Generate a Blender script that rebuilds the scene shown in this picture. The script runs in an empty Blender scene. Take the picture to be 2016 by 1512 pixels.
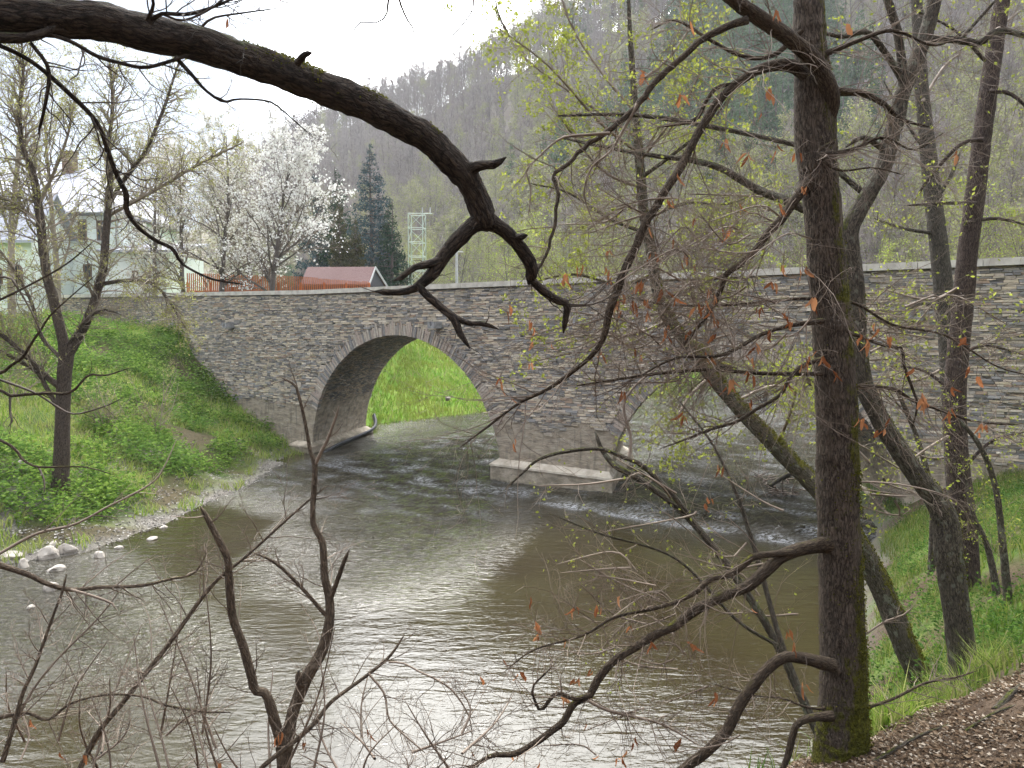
import bpy, math, random
import numpy as np
from mathutils import Vector, noise as mnoise

random.seed(7)
RNG = np.random.default_rng(11)
scene = bpy.context.scene
COL = scene.collection
PI = math.pi
EXPOSURE = 0.42
HAZE = 0.00032

# ------------------------------------------------------------------ camera maths (photo is 2016x1512)
F, CX, CY, HCAM = 1500.0, 1008.0, 756.0, 5.8
TH = math.atan((756 - 650) / F)
CT, ST = math.cos(TH), math.sin(TH)

def P(px, py, d):
    """the point at forward distance d (world Y) seen at photo pixel px,py"""
    vx, vz = (px - CX) / F, -(py - CY) / F
    k = d / (CT + vz * ST)
    return np.array((k * vx, d, HCAM + k * (vz * CT - ST)))

def PR(w, px, py, d):
    vz = -(py - CY) / F
    return 0.5 * w * d / (CT + vz * ST) / F * math.cos(math.atan((px - CX) / F))

# ------------------------------------------------------------------ tiny noise
def hash2(ix, iy, seed=0):
    n = (ix.astype(np.int64) * 374761393 + iy.astype(np.int64) * 668265263 + seed * 982451653) & 0xFFFFFFFF
    n = ((n ^ (n >> 13)) * 1274126177) & 0xFFFFFFFF
    return ((n ^ (n >> 16)) & 0xFFFF) / 65535.0

def vnoise(x, y, seed=0):
    ix, iy = np.floor(x), np.floor(y)
    fx, fy = x - ix, y - iy
    fx, fy = fx * fx * (3 - 2 * fx), fy * fy * (3 - 2 * fy)
    a, b = hash2(ix, iy, seed), hash2(ix + 1, iy, seed)
    c, d = hash2(ix, iy + 1, seed), hash2(ix + 1, iy + 1, seed)
    return (a + (b - a) * fx) * (1 - fy) + (c + (d - c) * fx) * fy

def fbm(x, y, seed=0, oct=4):
    s, a, t = 0.0, 0.5, 0.0
    for o in range(oct):
        s = s + a * vnoise(x * 2 ** o, y * 2 ** o, seed + o * 17)
        t += a
        a *= 0.5
    return s / t

# ------------------------------------------------------------------ objects
def tag(o, label=None, cat=None, group=None, kind=None):
    if label: o['label'] = label
    if cat: o['category'] = cat
    if group: o['group'] = group
    if kind: o['kind'] = kind
    return o

def empty(name, loc=(0, 0, 0), **kw):
    o = bpy.data.objects.new(name, None)
    COL.objects.link(o)
    o.location = Vector(loc)
    return tag(o, **kw)

def link(name, me, parent=None, **kw):
    o = bpy.data.objects.new(name, me)
    COL.objects.link(o)
    if parent is not None:
        o.parent = parent
        o.matrix_parent_inverse = parent_inv(parent)
    return tag(o, **kw)

def parent_inv(p):
    from mathutils import Matrix
    m = Matrix.Translation(p.location) @ p.rotation_euler.to_matrix().to_4x4()
    return m.inverted()

def np_mesh(name, verts, faces_flat, sizes, mats, smooth=True, midx=None):
    me = bpy.data.meshes.new(name)
    nv, nl, nf = len(verts), len(faces_flat), len(sizes)
    me.vertices.add(nv); me.loops.add(nl); me.polygons.add(nf)
    me.vertices.foreach_set('co', np.asarray(verts, np.float32).ravel())
    me.loops.foreach_set('vertex_index', np.asarray(faces_flat, np.int32))
    sizes = np.asarray(sizes, np.int32)
    st = np.zeros(nf, np.int32); st[1:] = np.cumsum(sizes)[:-1]
    me.polygons.foreach_set('loop_start', st)
    me.polygons.foreach_set('loop_total', sizes)
    if midx is not None:
        me.polygons.foreach_set('material_index', np.asarray(midx, np.int32))
    me.polygons.foreach_set('use_smooth', np.full(nf, smooth))
    for m in (mats if isinstance(mats, (list, tuple)) else [mats]):
        me.materials.append(m)
    me.update(calc_edges=True)
    me.validate()
    return me

def set_attr(me, name, data, typ='FLOAT'):
    a = me.attributes.new(name, typ, 'POINT')
    a.data.foreach_set('value' if typ == 'FLOAT' else 'vector', np.asarray(data, np.float32).ravel())

class MB:
    """plain polygons gathered into one mesh"""
    def __init__(s): s.v, s.f, s.m = [], [], []
    def poly(s, pts, m=0):
        b = len(s.v); s.v += [tuple(p) for p in pts]; s.f.append(list(range(b, b + len(pts)))); s.m.append(m)
    def hexa(s, c, m=0):
        """8 corners: bottom 0-3 anticlockwise, top 4-7"""
        b = len(s.v); s.v += [tuple(p) for p in c]
        for q in ((3, 2, 1, 0), (4, 5, 6, 7), (0, 1, 5, 4), (1, 2, 6, 5), (2, 3, 7, 6), (3, 0, 4, 7)):
            s.f.append([b + i for i in q]); s.m.append(m)
    def box(s, x0, x1, y0, y1, z0, z1, m=0):
        s.hexa([(x0, y0, z0), (x1, y0, z0), (x1, y1, z0), (x0, y1, z0), (x0, y0, z1), (x1, y0, z1), (x1, y1, z1), (x0, y1, z1)], m)
    def mesh(s, name, mats, smooth=False):
        return np_mesh(name, s.v, [i for f in s.f for i in f], [len(f) for f in s.f], mats, smooth, s.m)

# ------------------------------------------------------------------ branches
def catmull(pts, n):
    p = np.asarray(pts, float)
    if len(p) < 3: 
        t = np.linspace(0, 1, n)[:, None]
        return p[0] * (1 - t) + p[-1] * t
    q = np.vstack([2 * p[0] - p[1], p, 2 * p[-1] - p[-2]])
    seg = np.linalg.norm(np.diff(p[:, :3], axis=0), axis=1)
    cum = np.concatenate([[0], np.cumsum(seg)])
    tt = np.linspace(0, cum[-1], n)
    i = np.clip(np.searchsorted(cum, tt, 'right') - 1, 0, len(p) - 2)
    u = ((tt - cum[i]) / np.maximum(seg[i], 1e-9))[:, None]
    a, b, c, d = q[i], q[i + 1], q[i + 2], q[i + 3]
    return 0.5 * (2 * b + (c - a) * u + (2 * a - 5 * b + 4 * c - d) * u ** 2 + (3 * b - a - 3 * c + d) * u ** 3)

class Tubes:
    def __init__(s): s.items = []
    def add(s, pts, rad, sides=3, bump=0.0):
        s.items.append((np.asarray(pts, float), np.asarray(rad, float), sides, bump))
    def mesh(s, name, mat):
        groups = {}
        for it in s.items: groups.setdefault((len(it[0]), it[2], it[3] > 0), []).append(it)
        V, FI, B, base = [], [], [], 0
        for (n, k, bumpy), its in groups.items():
            X = np.stack([i[0] for i in its]); R = np.stack([i[1] for i in its]); nb = len(its)
            T = np.gradient(X, axis=1); T /= np.maximum(np.linalg.norm(T, axis=2, keepdims=True), 1e-9)
            ref = np.where(np.abs(T[:, 0, 1:2]) < 0.8, np.array([[0, 1.0, 0]]), np.array([[1.0, 0, 0]]))
            U = ref - (ref * T[:, 0]).sum(1, keepdims=True) * T[:, 0]
            U /= np.linalg.norm(U, axis=1, keepdims=True)
            L = np.concatenate([np.zeros((nb, 1)), np.cumsum(np.linalg.norm(np.diff(X, axis=1), axis=2), axis=1)], 1)
            L = L + RNG.uniform(0, 30, (nb, 1))
            ang = np.arange(k) / k * 2 * PI
            rings, bark = [], []
            for j in range(n):
                if j:
                    U = U - (U * T[:, j]).sum(1, keepdims=True) * T[:, j]
                    U /= np.maximum(np.linalg.norm(U, axis=1, keepdims=True), 1e-9)
                W = np.cross(T[:, j], U)
                dirs = U[:, None] * np.cos(ang)[None, :, None] + W[:, None] * np.sin(ang)[None, :, None]
                r = np.repeat(R[:, j][:, None], k, 1)
                if bumpy:
                    for b in range(nb):
                        amt = its[b][3]
                        for a in range(k):
                            q = (math.cos(ang[a]) * R[b, j], math.sin(ang[a]) * R[b, j], L[b, j])
                            r0 = max(R[b, j], 1e-4)
                            lump = mnoise.noise((q[0] / r0 * 0.9, q[1] / r0 * 0.9, q[2] / r0 * 0.35))
                            fine = mnoise.noise((q[0] * 38, q[1] * 38, q[2] * 7)) + 0.5 * mnoise.noise((q[0] * 70, q[1] * 70, q[2] * 24))
                            r[b, a] = R[b, j] * (1 + amt * 1.2 * lump) + amt * 0.11 * abs(fine) * min(1, r0 / 0.06)
                rings.append(X[:, j][:, None] + dirs * r[:, :, None])
                bark.append(np.stack([np.cos(ang)[None] * R[:, j][:, None], np.sin(ang)[None] * R[:, j][:, None], np.repeat(L[:, j][:, None], k, 1)], 2))
            vv = np.stack(rings, 1).reshape(-1, 3)
            V.append(vv); B.append(np.stack(bark, 1).reshape(-1, 3))
            bi = (np.arange(nb) * n * k)[:, None, None] + (np.arange(n - 1) * k)[None, :, None]
            a = np.arange(k)[None, None]; a2 = (np.arange(k) + 1) % k
            q = np.stack([bi + a, bi + a2[None, None], bi + a2[None, None] + k, bi + a + k], 3).reshape(-1, 4) + base
            FI.append(q)
            base += len(vv)
        V = np.vstack(V); B = np.vstack(B); Q = np.vstack(FI)
        me = np_mesh(name, V, Q.ravel(), np.full(len(Q), 4), mat, True)
        set_attr(me, 'bark', B, 'FLOAT_VECTOR')
        return me

def unit(v): return v / max(np.linalg.norm(v), 1e-9)

def rand_perp(t, rng):
    r = rng.normal(size=3); r -= r.dot(t) * t
    return unit(r)

def grow(start, d, length, r0, n, wob, rng, up=0.0, tip=0.25):
    pts = [np.array(start, float)]; d = unit(np.array(d, float)); st = length / (n - 1)
    for _ in range(n - 1):
        d = unit(d + rng.normal(size=3) * wob + np.array((0, 0, up)))
        pts.append(pts[-1] + d * st)
    return np.array(pts), r0 * np.linspace(1, tip, n)

def at(pts, rad, t):
    f = t * (len(pts) - 1); i = min(int(f), len(pts) - 2); u = f - i
    return pts[i] * (1 - u) + pts[i + 1] * u, unit(pts[i + 1] - pts[i]), rad[i] * (1 - u) + rad[i + 1] * u

def sprout(tb, pts, rad, rng, n, length, levels, t0=0.25, wob=0.16, up=0.0, ang=(0.5, 1.1), ratio=0.55, rmax=0.012, rmin=0.0012,
           npts=6, tips=None, sides=3, flat=0.0, sub=(4, 3)):
    for _ in range(n):
        t = t0 + (1 - t0) * rng.random()
        p, tg, r = at(pts, rad, t)
        a = rng.uniform(*ang); q = rand_perp(tg, rng); q[2] *= (1 - flat); q = unit(q)
        d = tg * math.cos(a) + q * math.sin(a)
        L = length * rng.uniform(0.45, 1.2) * (1.15 - 0.5 * t)
        rr = max(min(r * ratio, rmax), rmin)
        bp, br = grow(p, d, L, rr, npts, wob, rng, up)
        br = np.maximum(br, rmin * 0.6)
        tb.add(bp, br, sides)
        if tips is not None: tips.append((bp, levels))
        if levels > 1:
            sprout(tb, bp, br, rng, rng.integers(sub[0] - 1, sub[0] + 2), L * 0.5, levels - 1, 0.2, wob, up, ang, 0.6, rmax, rmin, max(npts - 1, 4), tips, 3, flat, sub)

# leaf cards
class Leaves:
    def __init__(s): s.c, s.s, s.n = [], [], []
    def add(s, c, size): s.c.append(np.atleast_2d(c)); s.s.append(np.full(len(np.atleast_2d(c)), size) if np.isscalar(size) else size)
    def arrays(s, rng, aspect=0.6, fold=0.25, down=0.0):
        C = np.vstack(s.c); S = np.concatenate(s.s); n = len(C)
        A = rng.normal(size=(n, 3)); A[:, 2] -= down; A /= np.linalg.norm(A, axis=1, keepdims=True)
        B = rng.normal(size=(n, 3)); B -= (B * A).sum(1, keepdims=True) * A; B /= np.linalg.norm(B, axis=1, keepdims=True)
        N = np.cross(A, B)
        S = S[:, None]
        v = np.stack([C, C + A * S * 0.5 + B * S * aspect * 0.5 + N * S * fold * 0.3, C + A * S, C + A * S * 0.5 - B * S * aspect * 0.5 + N * S * fold * 0.3], 1)
        return v.reshape(-1, 3), n
    def mesh(s, name, mat, rng, **kw):
        v, n = s.arrays(rng, **kw)
        i = np.arange(n)[:, None] * 4
        tri = np.concatenate([i + [0, 1, 2], i + [0, 2, 3]], 1).reshape(-1, 3)
        return np_mesh(name, v, tri.ravel(), np.full(len(tri), 3), mat, False)

def leaf_on(tips, lv, rng, per, size, spread, maxlevel=1):
    for bp, level in tips:
        if level > maxlevel: continue
        for _ in range(rng.poisson(per)):
            t = rng.uniform(0.2, 1)
            p, _, _ = at(bp, np.ones(len(bp)), t)
            lv.add(p + rng.normal(size=3) * spread, size * rng.uniform(0.5, 1.3))

# ------------------------------------------------------------------ materials
def new_mat(name):
    m = bpy.data.materials.new(name); m.use_nodes = True
    nt = m.node_tree; nt.nodes.clear()
    out = nt.nodes.new('ShaderNodeOutputMaterial')
    return m, nt, out

class NT:
    def __init__(s, nt): s.nt = nt
    def n(s, t, **kw):
        x = s.nt.nodes.new(t)
        for k, v in kw.items():
            if k.startswith('i_'):
                key = k[2:]; x.inputs[int(key) if key.isdigit() else key].default_value = v
            else: setattr(x, k, v)
        return x
    def l(s, a, b): s.nt.links.new(a, b)
    def noise(s, vec, scale, detail=4, rough=0.55, dist=0.0):
        x = s.n('ShaderNodeTexNoise'); x.inputs['Scale'].default_value = scale; x.inputs['Detail'].default_value = detail
        x.inputs['Roughness'].default_value = rough; x.inputs['Distortion'].default_value = dist
        if vec is not None: s.l(vec, x.inputs['Vector'])
        return x.outputs['Fac']
    def vor(s, vec, scale, feature='F1'):
        x = s.n('ShaderNodeTexVoronoi'); x.feature = feature; x.inputs['Scale'].default_value = scale
        s.l(vec, x.inputs['Vector']); return x
    def map(s, vec, scale=(1, 1, 1), loc=(0, 0, 0)):
        x = s.n('ShaderNodeMapping'); x.inputs['Scale'].default_value = scale; x.inputs['Location'].default_value = loc
        s.l(vec, x.inputs['Vector']); return x.outputs['Vector']
    def ramp(s, fac, stops, interp='LINEAR'):
        x = s.n('ShaderNodeValToRGB'); cr = x.color_ramp; cr.interpolation = interp
        while len(cr.elements) < len(stops): cr.elements.new(0.5)
        for e, (p, c) in zip(cr.elements, stops):
            e.position = p; e.color = (*c, 1) if len(c) == 3 else c
        s.l(fac, x.inputs['Fac']); return x.outputs['Color']
    def mix(s, fac, a, b, blend='MIX'):
        x = s.n('ShaderNodeMix'); x.data_type = 'RGBA'; x.blend_type = blend
        for sock, v in ((x.inputs[0], fac), (x.inputs[6], a), (x.inputs[7], b)):
            if isinstance(v, (int, float)): sock.default_value = v
            elif isinstance(v, tuple): sock.default_value = (*v, 1) if len(v) == 3 else v
            else: s.l(v, sock)
        return x.outputs[2]
    def math(s, op, a, b=0.0, clamp=False):
        x = s.n('ShaderNodeMath'); x.operation = op; x.use_clamp = clamp
        for sock, v in ((x.inputs[0], a), (x.inputs[1], b)):
            if isinstance(v, (int, float)): sock.default_value = v
            else: s.l(v, sock)
        return x.outputs[0]
    def step(s, v, lo, hi):
        x = s.n('ShaderNodeMapRange'); x.inputs['From Min'].default_value = lo; x.inputs['From Max'].default_value = hi
        rev = lo > hi
        if rev: x.inputs['From Min'].default_value = hi; x.inputs['From Max'].default_value = lo
        x.interpolation_type = 'SMOOTHSTEP'; s.l(v, x.inputs['Value'])
        return s.math('SUBTRACT', 1.0, x.outputs['Result']) if rev else x.outputs['Result']
    def attr(s, name, out='Fac'):
        x = s.n('ShaderNodeAttribute'); x.attribute_name = name; return x.outputs[out]
    def bump(s, h, strength=0.5, dist=0.02, normal=None):
        x = s.n('ShaderNodeBump'); x.inputs['Strength'].default_value = strength; x.inputs['Distance'].default_value = dist
        s.l(h, x.inputs['Height'])
        if normal is not None: s.l(normal, x.inputs['Normal'])
        return x.outputs['Normal']
    def bsdf(s, color, rough=0.85, normal=None, spec=0.25, out=None, **kw):
        x = s.n('ShaderNodeBsdfPrincipled')
        if isinstance(color, tuple): x.inputs['Base Color'].default_value = (*color, 1)
        else: s.l(color, x.inputs['Base Color'])
        if isinstance(rough, (int, float)): x.inputs['Roughness'].default_value = rough
        else: s.l(rough, x.inputs['Roughness'])
        x.inputs['Specular IOR Level'].default_value = spec
        if normal is not None: s.l(normal, x.inputs['Normal'])
        for k, v in kw.items(): x.inputs[k].default_value = v
        if out is not None: s.l(x.outputs[0], out.inputs['Surface'])
        return x.outputs[0]

def bark_mat(name, dark, light, moss=0.3, mosscol=(0.09, 0.088, 0.013), lowz=None, side=None, scale=1.0, lichen=0.0):
    m, nt, out = new_mat(name); g = NT(nt)
    b = g.attr('bark', 'Vector')
    wn = g.n('ShaderNodeTexNoise'); wn.inputs['Scale'].default_value = 22 * scale; wn.inputs['Detail'].default_value = 3; g.l(b, wn.inputs['Vector'])
    wv = g.n('ShaderNodeVectorMath'); wv.operation = 'MULTIPLY_ADD'; g.l(wn.outputs['Color'], wv.inputs[0]); wv.inputs[1].default_value = (.03 / scale, .03 / scale, .06 / scale); g.l(b, wv.inputs[2])
    v1 = g.map(wv.outputs['Vector'], (58 * scale, 58 * scale, 13 * scale))
    vo = g.vor(v1, 1.0, 'DISTANCE_TO_EDGE')
    crack = g.step(vo.outputs['Distance'], 0.0, 0.28)
    n1 = g.noise(g.map(b, (70 * scale, 70 * scale, 16 * scale)), 1.0, 6, 0.7)
    n2 = g.noise(g.map(b, (9 * scale, 9 * scale, 3 * scale)), 1.0, 4)
    fis = g.noise(g.map(wv.outputs['Vector'], (95 * scale, 95 * scale, 7 * scale)), 1.0, 4, 0.6)
    rid = g.step(g.math('ABSOLUTE', g.math('SUBTRACT', fis, 0.5)), 0.0, 0.11)
    crack = g.math('ADD', g.math('MULTIPLY', crack, 0.55), g.math('MULTIPLY', rid, 0.5))
    h = g.math('ADD', g.math('MULTIPLY', crack, 0.7), g.math('MULTIPLY', n1, 0.6))
    col = g.mix(g.step(g.math('ADD', g.math('MULTIPLY', crack, 0.45), g.math('MULTIPLY', n1, 0.75)), 0.3, 1.0), dark, light)
    col = g.mix(g.math('MULTIPLY', g.step(n2, 0.45, 0.75), 0.5), col, tuple(0.75 * x for x in light))
    if lichen:
        col = g.mix(g.math('MULTIPLY', g.step(g.noise(g.map(b, (14, 14, 9)), 1.0, 5), 0.56, 0.66), lichen), col, (0.24, 0.25, 0.19))
    if moss:
        geo = g.n('ShaderNodeNewGeometry'); sp = g.n('ShaderNodeSeparateXYZ'); g.l(geo.outputs['Normal'], sp.inputs[0])
        k = g.math('MULTIPLY', g.math('ADD', sp.outputs['Z'], 0.1), 0.55)
        if side is not None:
            dt = g.n('ShaderNodeVectorMath'); dt.operation = 'DOT_PRODUCT'; g.l(geo.outputs['Normal'], dt.inputs[0]); dt.inputs[1].default_value = side
            k = g.math('MAXIMUM', k, g.math('MULTIPLY', dt.outputs['Value'], 0.6))
        if lowz is not None:
            pz = g.n('ShaderNodeSeparateXYZ'); g.l(geo.outputs['Position'], pz.inputs[0])
            low = g.n('ShaderNodeMapRange'); low.inputs['From Min'].default_value = lowz[0]; low.inputs['From Max'].default_value = lowz[1]
            low.inputs['To Min'].default_value = 0.46; low.inputs['To Max'].default_value = 0.0; g.l(pz.outputs['Z'], low.inputs['Value'])
            k = g.math('ADD', k, low.outputs['Result'])
        mn = g.noise(g.map(b, (9, 9, 4.5)), 1.0, 8, 0.72)
        mm = g.step(g.math('ADD', k, g.math('MULTIPLY', g.math('SUBTRACT', mn, 0.5), 1.9)), 0.62 - moss * 0.5, 0.8 - moss * 0.4)
        mcol = g.mix(g.step(g.noise(b, 45, 5, 0.7), 0.3, 0.7), tuple(0.3 * x for x in mosscol), tuple(1.5 * x for x in mosscol))
        col = g.mix(mm, col, mcol)
        h = g.math('ADD', h, g.math('MULTIPLY', mm, g.math('MULTIPLY', g.noise(b, 110, 3), 0.9)))
    g.bsdf(col, 0.92, g.bump(h, 0.9, 0.018 / scale), 0.15, out)
    return m

def leaf_mat(name, cols, trans=0.45, rough=0.7, patch=None):
    """cols: dark, mid, light picked per leaf"""
    m, nt, out = new_mat(name); g = NT(nt)
    geo = g.n('ShaderNodeNewGeometry')
    r = geo.outputs['Random Per Island']
    col = g.ramp(r, [(i / (len(cols) - 1), c) for i, c in enumerate(cols)])
    if patch:
        col = g.mix(g.math('MULTIPLY', g.step(g.noise(geo.outputs['Position'], patch[0], 3), 0.42, 0.62), patch[2]), col, patch[1])
    d = g.n('ShaderNodeBsdfDiffuse'); g.l(col, d.inputs[0])
    t = g.n('ShaderNodeBsdfTranslucent'); g.l(col, t.inputs[0])
    mx = g.n('ShaderNodeMixShader'); mx.inputs[0].default_value = trans
    g.l(d.outputs[0], mx.inputs[1]); g.l(t.outputs[0], mx.inputs[2]); g.l(mx.outputs[0], out.inputs['Surface'])
    return m

def plain_mat(name, a, b=None, scale=6, rough=0.8, spec=0.3, bump=0.0, metallic=0.0, stretch=(1, 1, 1)):
    m, nt, out = new_mat(name); g = NT(nt)
    tc = g.n('ShaderNodeTexCoord')
    n = g.noise(g.map(tc.outputs['Object'], stretch), scale, 6, 0.6)
    col = g.mix(g.step(n, 0.3, 0.7), a, b or tuple(0.7 * x for x in a))
    g.bsdf(col, rough, g.bump(n, bump, 0.03) if bump else None, spec, out, Metallic=metallic)
    return m

M = {}
M['bark_main'] = bark_mat('bark_main', (0.03, 0.023, 0.018), (0.165, 0.13, 0.1), 0.42, lowz=(3.0, 4.1), side=(0.6, -0.5, 0.1))
M['bark_over'] = bark_mat('bark_over', (0.014, 0.012, 0.011), (0.085, 0.064, 0.048), 0.22, (0.05, 0.055, 0.022))
M['bark_branch'] = bark_mat('bark_branch', (0.025, 0.018, 0.013), (0.12, 0.09, 0.062), 0.12, scale=1.5)
M['bark_lean'] = bark_mat('bark_lean', (0.03, 0.025, 0.02), (0.15, 0.125, 0.095), 0.36, (0.075, 0.08, 0.018), side=(-0.3, 0, 0.9), lichen=0.4)
M['bark_moss'] = bark_mat('bark_moss', (0.035, 0.03, 0.022), (0.17, 0.145, 0.11), 0.7, (0.14, 0.13, 0.014), side=(0.35, -0.1, 0.9), lichen=0.6)
M['bark_red'] = bark_mat('bark_red', (0.03, 0.021, 0.018), (0.14, 0.105, 0.088), 0.03)
M['bark_grey'] = bark_mat('bark_grey', (0.04, 0.036, 0.03), (0.16, 0.14, 0.115), 0.22)
M['bark_bank'] = bark_mat('bark_bank', (0.035, 0.026, 0.02), (0.16, 0.125, 0.095), 0.1, scale=0.6)
M['bark_dead'] = bark_mat('bark_dead', (0.05, 0.036, 0.026), (0.2, 0.155, 0.11), 0.03, scale=1.4)
M['twig'] = plain_mat('twig', (0.11, 0.08, 0.06), (0.25, 0.2, 0.155), 3, 0.8)
M['twig_dark'] = plain_mat('twig_dark', (0.03, 0.023, 0.018), (0.075, 0.057, 0.042), 3, 0.8)
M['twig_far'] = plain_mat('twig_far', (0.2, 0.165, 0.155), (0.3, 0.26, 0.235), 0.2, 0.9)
M['twig_bank'] = plain_mat('twig_bank', (0.16, 0.125, 0.095), (0.27, 0.23, 0.17), 0.6, 0.9)
M['twig_pale'] = plain_mat('twig_pale', (0.2, 0.165, 0.125), (0.3, 0.26, 0.2), 0.3, 0.9)
M['dry_leaf'] = leaf_mat('dry_leaf', [(0.14, 0.05, 0.022), (0.27, 0.11, 0.048), (0.4, 0.2, 0.1)], 0.45)
M['young_leaf'] = leaf_mat('young_leaf', [(0.17, 0.2, 0.03), (0.27, 0.31, 0.05), (0.36, 0.38, 0.09)], 0.5)
M['spring_leaf'] = leaf_mat('spring_leaf', [(0.22, 0.28, 0.04), (0.32, 0.4, 0.065), (0.42, 0.46, 0.12)], 0.5)
M['bank_bud'] = leaf_mat('bank_bud', [(0.22, 0.22, 0.06), (0.33, 0.34, 0.1), (0.42, 0.41, 0.18)], 0.5)
M['moss'] = leaf_mat('moss', [(0.035, 0.038, 0.009), (0.085, 0.085, 0.014), (0.15, 0.142, 0.024)], 0.3)
M['dull_leaf'] = leaf_mat('dull_leaf', [(0.2, 0.21, 0.09), (0.28, 0.3, 0.11), (0.36, 0.34, 0.19)], 0.4)
M['blossom'] = leaf_mat('blossom', [(0.55, 0.54, 0.5), (0.75, 0.74, 0.7), (0.85, 0.84, 0.82)], 0.3)
M['blossom_mid'] = leaf_mat('blossom_mid', [(0.34, 0.36, 0.2), (0.55, 0.53, 0.46), (0.66, 0.64, 0.6), (0.76, 0.74, 0.71)], 0.3)
M['blossom_dull'] = leaf_mat('blossom_dull', [(0.3, 0.31, 0.16), (0.46, 0.44, 0.35), (0.6, 0.56, 0.5), (0.68, 0.64, 0.6)], 0.3)
M['nettle'] = leaf_mat('nettle', [(0.05, 0.1, 0.02), (0.14, 0.24, 0.04), (0.26, 0.36, 0.08)], 0.45, patch=(0.5, (0.1, 0.19, 0.05), 0.4))
M['grass'] = leaf_mat('grass', [(0.11, 0.2, 0.025), (0.2, 0.31, 0.04), (0.31, 0.36, 0.09), (0.36, 0.33, 0.16)], 0.4, patch=(0.5, (0.27, 0.29, 0.1), 0.55))
M['grass_near'] = leaf_mat('grass_near', [(0.05, 0.1, 0.016), (0.1, 0.18, 0.025), (0.2, 0.25, 0.05), (0.27, 0.23, 0.12)], 0.4, patch=(0.8, (0.12, 0.13, 0.05), 0.5))
M['weed_near'] = leaf_mat('weed_near', [(0.025, 0.06, 0.014), (0.07, 0.14, 0.025), (0.14, 0.22, 0.045)], 0.4, patch=(0.9, (0.05, 0.1, 0.03), 0.5))
M['grass_far'] = leaf_mat('grass_far', [(0.12, 0.25, 0.025), (0.18, 0.33, 0.04), (0.27, 0.36, 0.07), (0.34, 0.33, 0.15)], 0.3, patch=(0.25, (0.26, 0.27, 0.06), 0.6))
M['spruce_blue'] = leaf_mat('spruce_blue', [(0.02, 0.04, 0.045), (0.045, 0.08, 0.085), (0.1, 0.14, 0.15)], 0.1)
M['spruce'] = leaf_mat('spruce', [(0.012, 0.03, 0.018), (0.025, 0.055, 0.03), (0.05, 0.085, 0.045)], 0.1)
M['thuja'] = leaf_mat('thuja', [(0.03, 0.035, 0.014), (0.06, 0.06, 0.022), (0.1, 0.095, 0.04)], 0.15)
M['pine_far'] = leaf_mat('pine_far', [(0.06, 0.1, 0.055), (0.09, 0.14, 0.07), (0.13, 0.18, 0.09)], 0.2)

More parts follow.
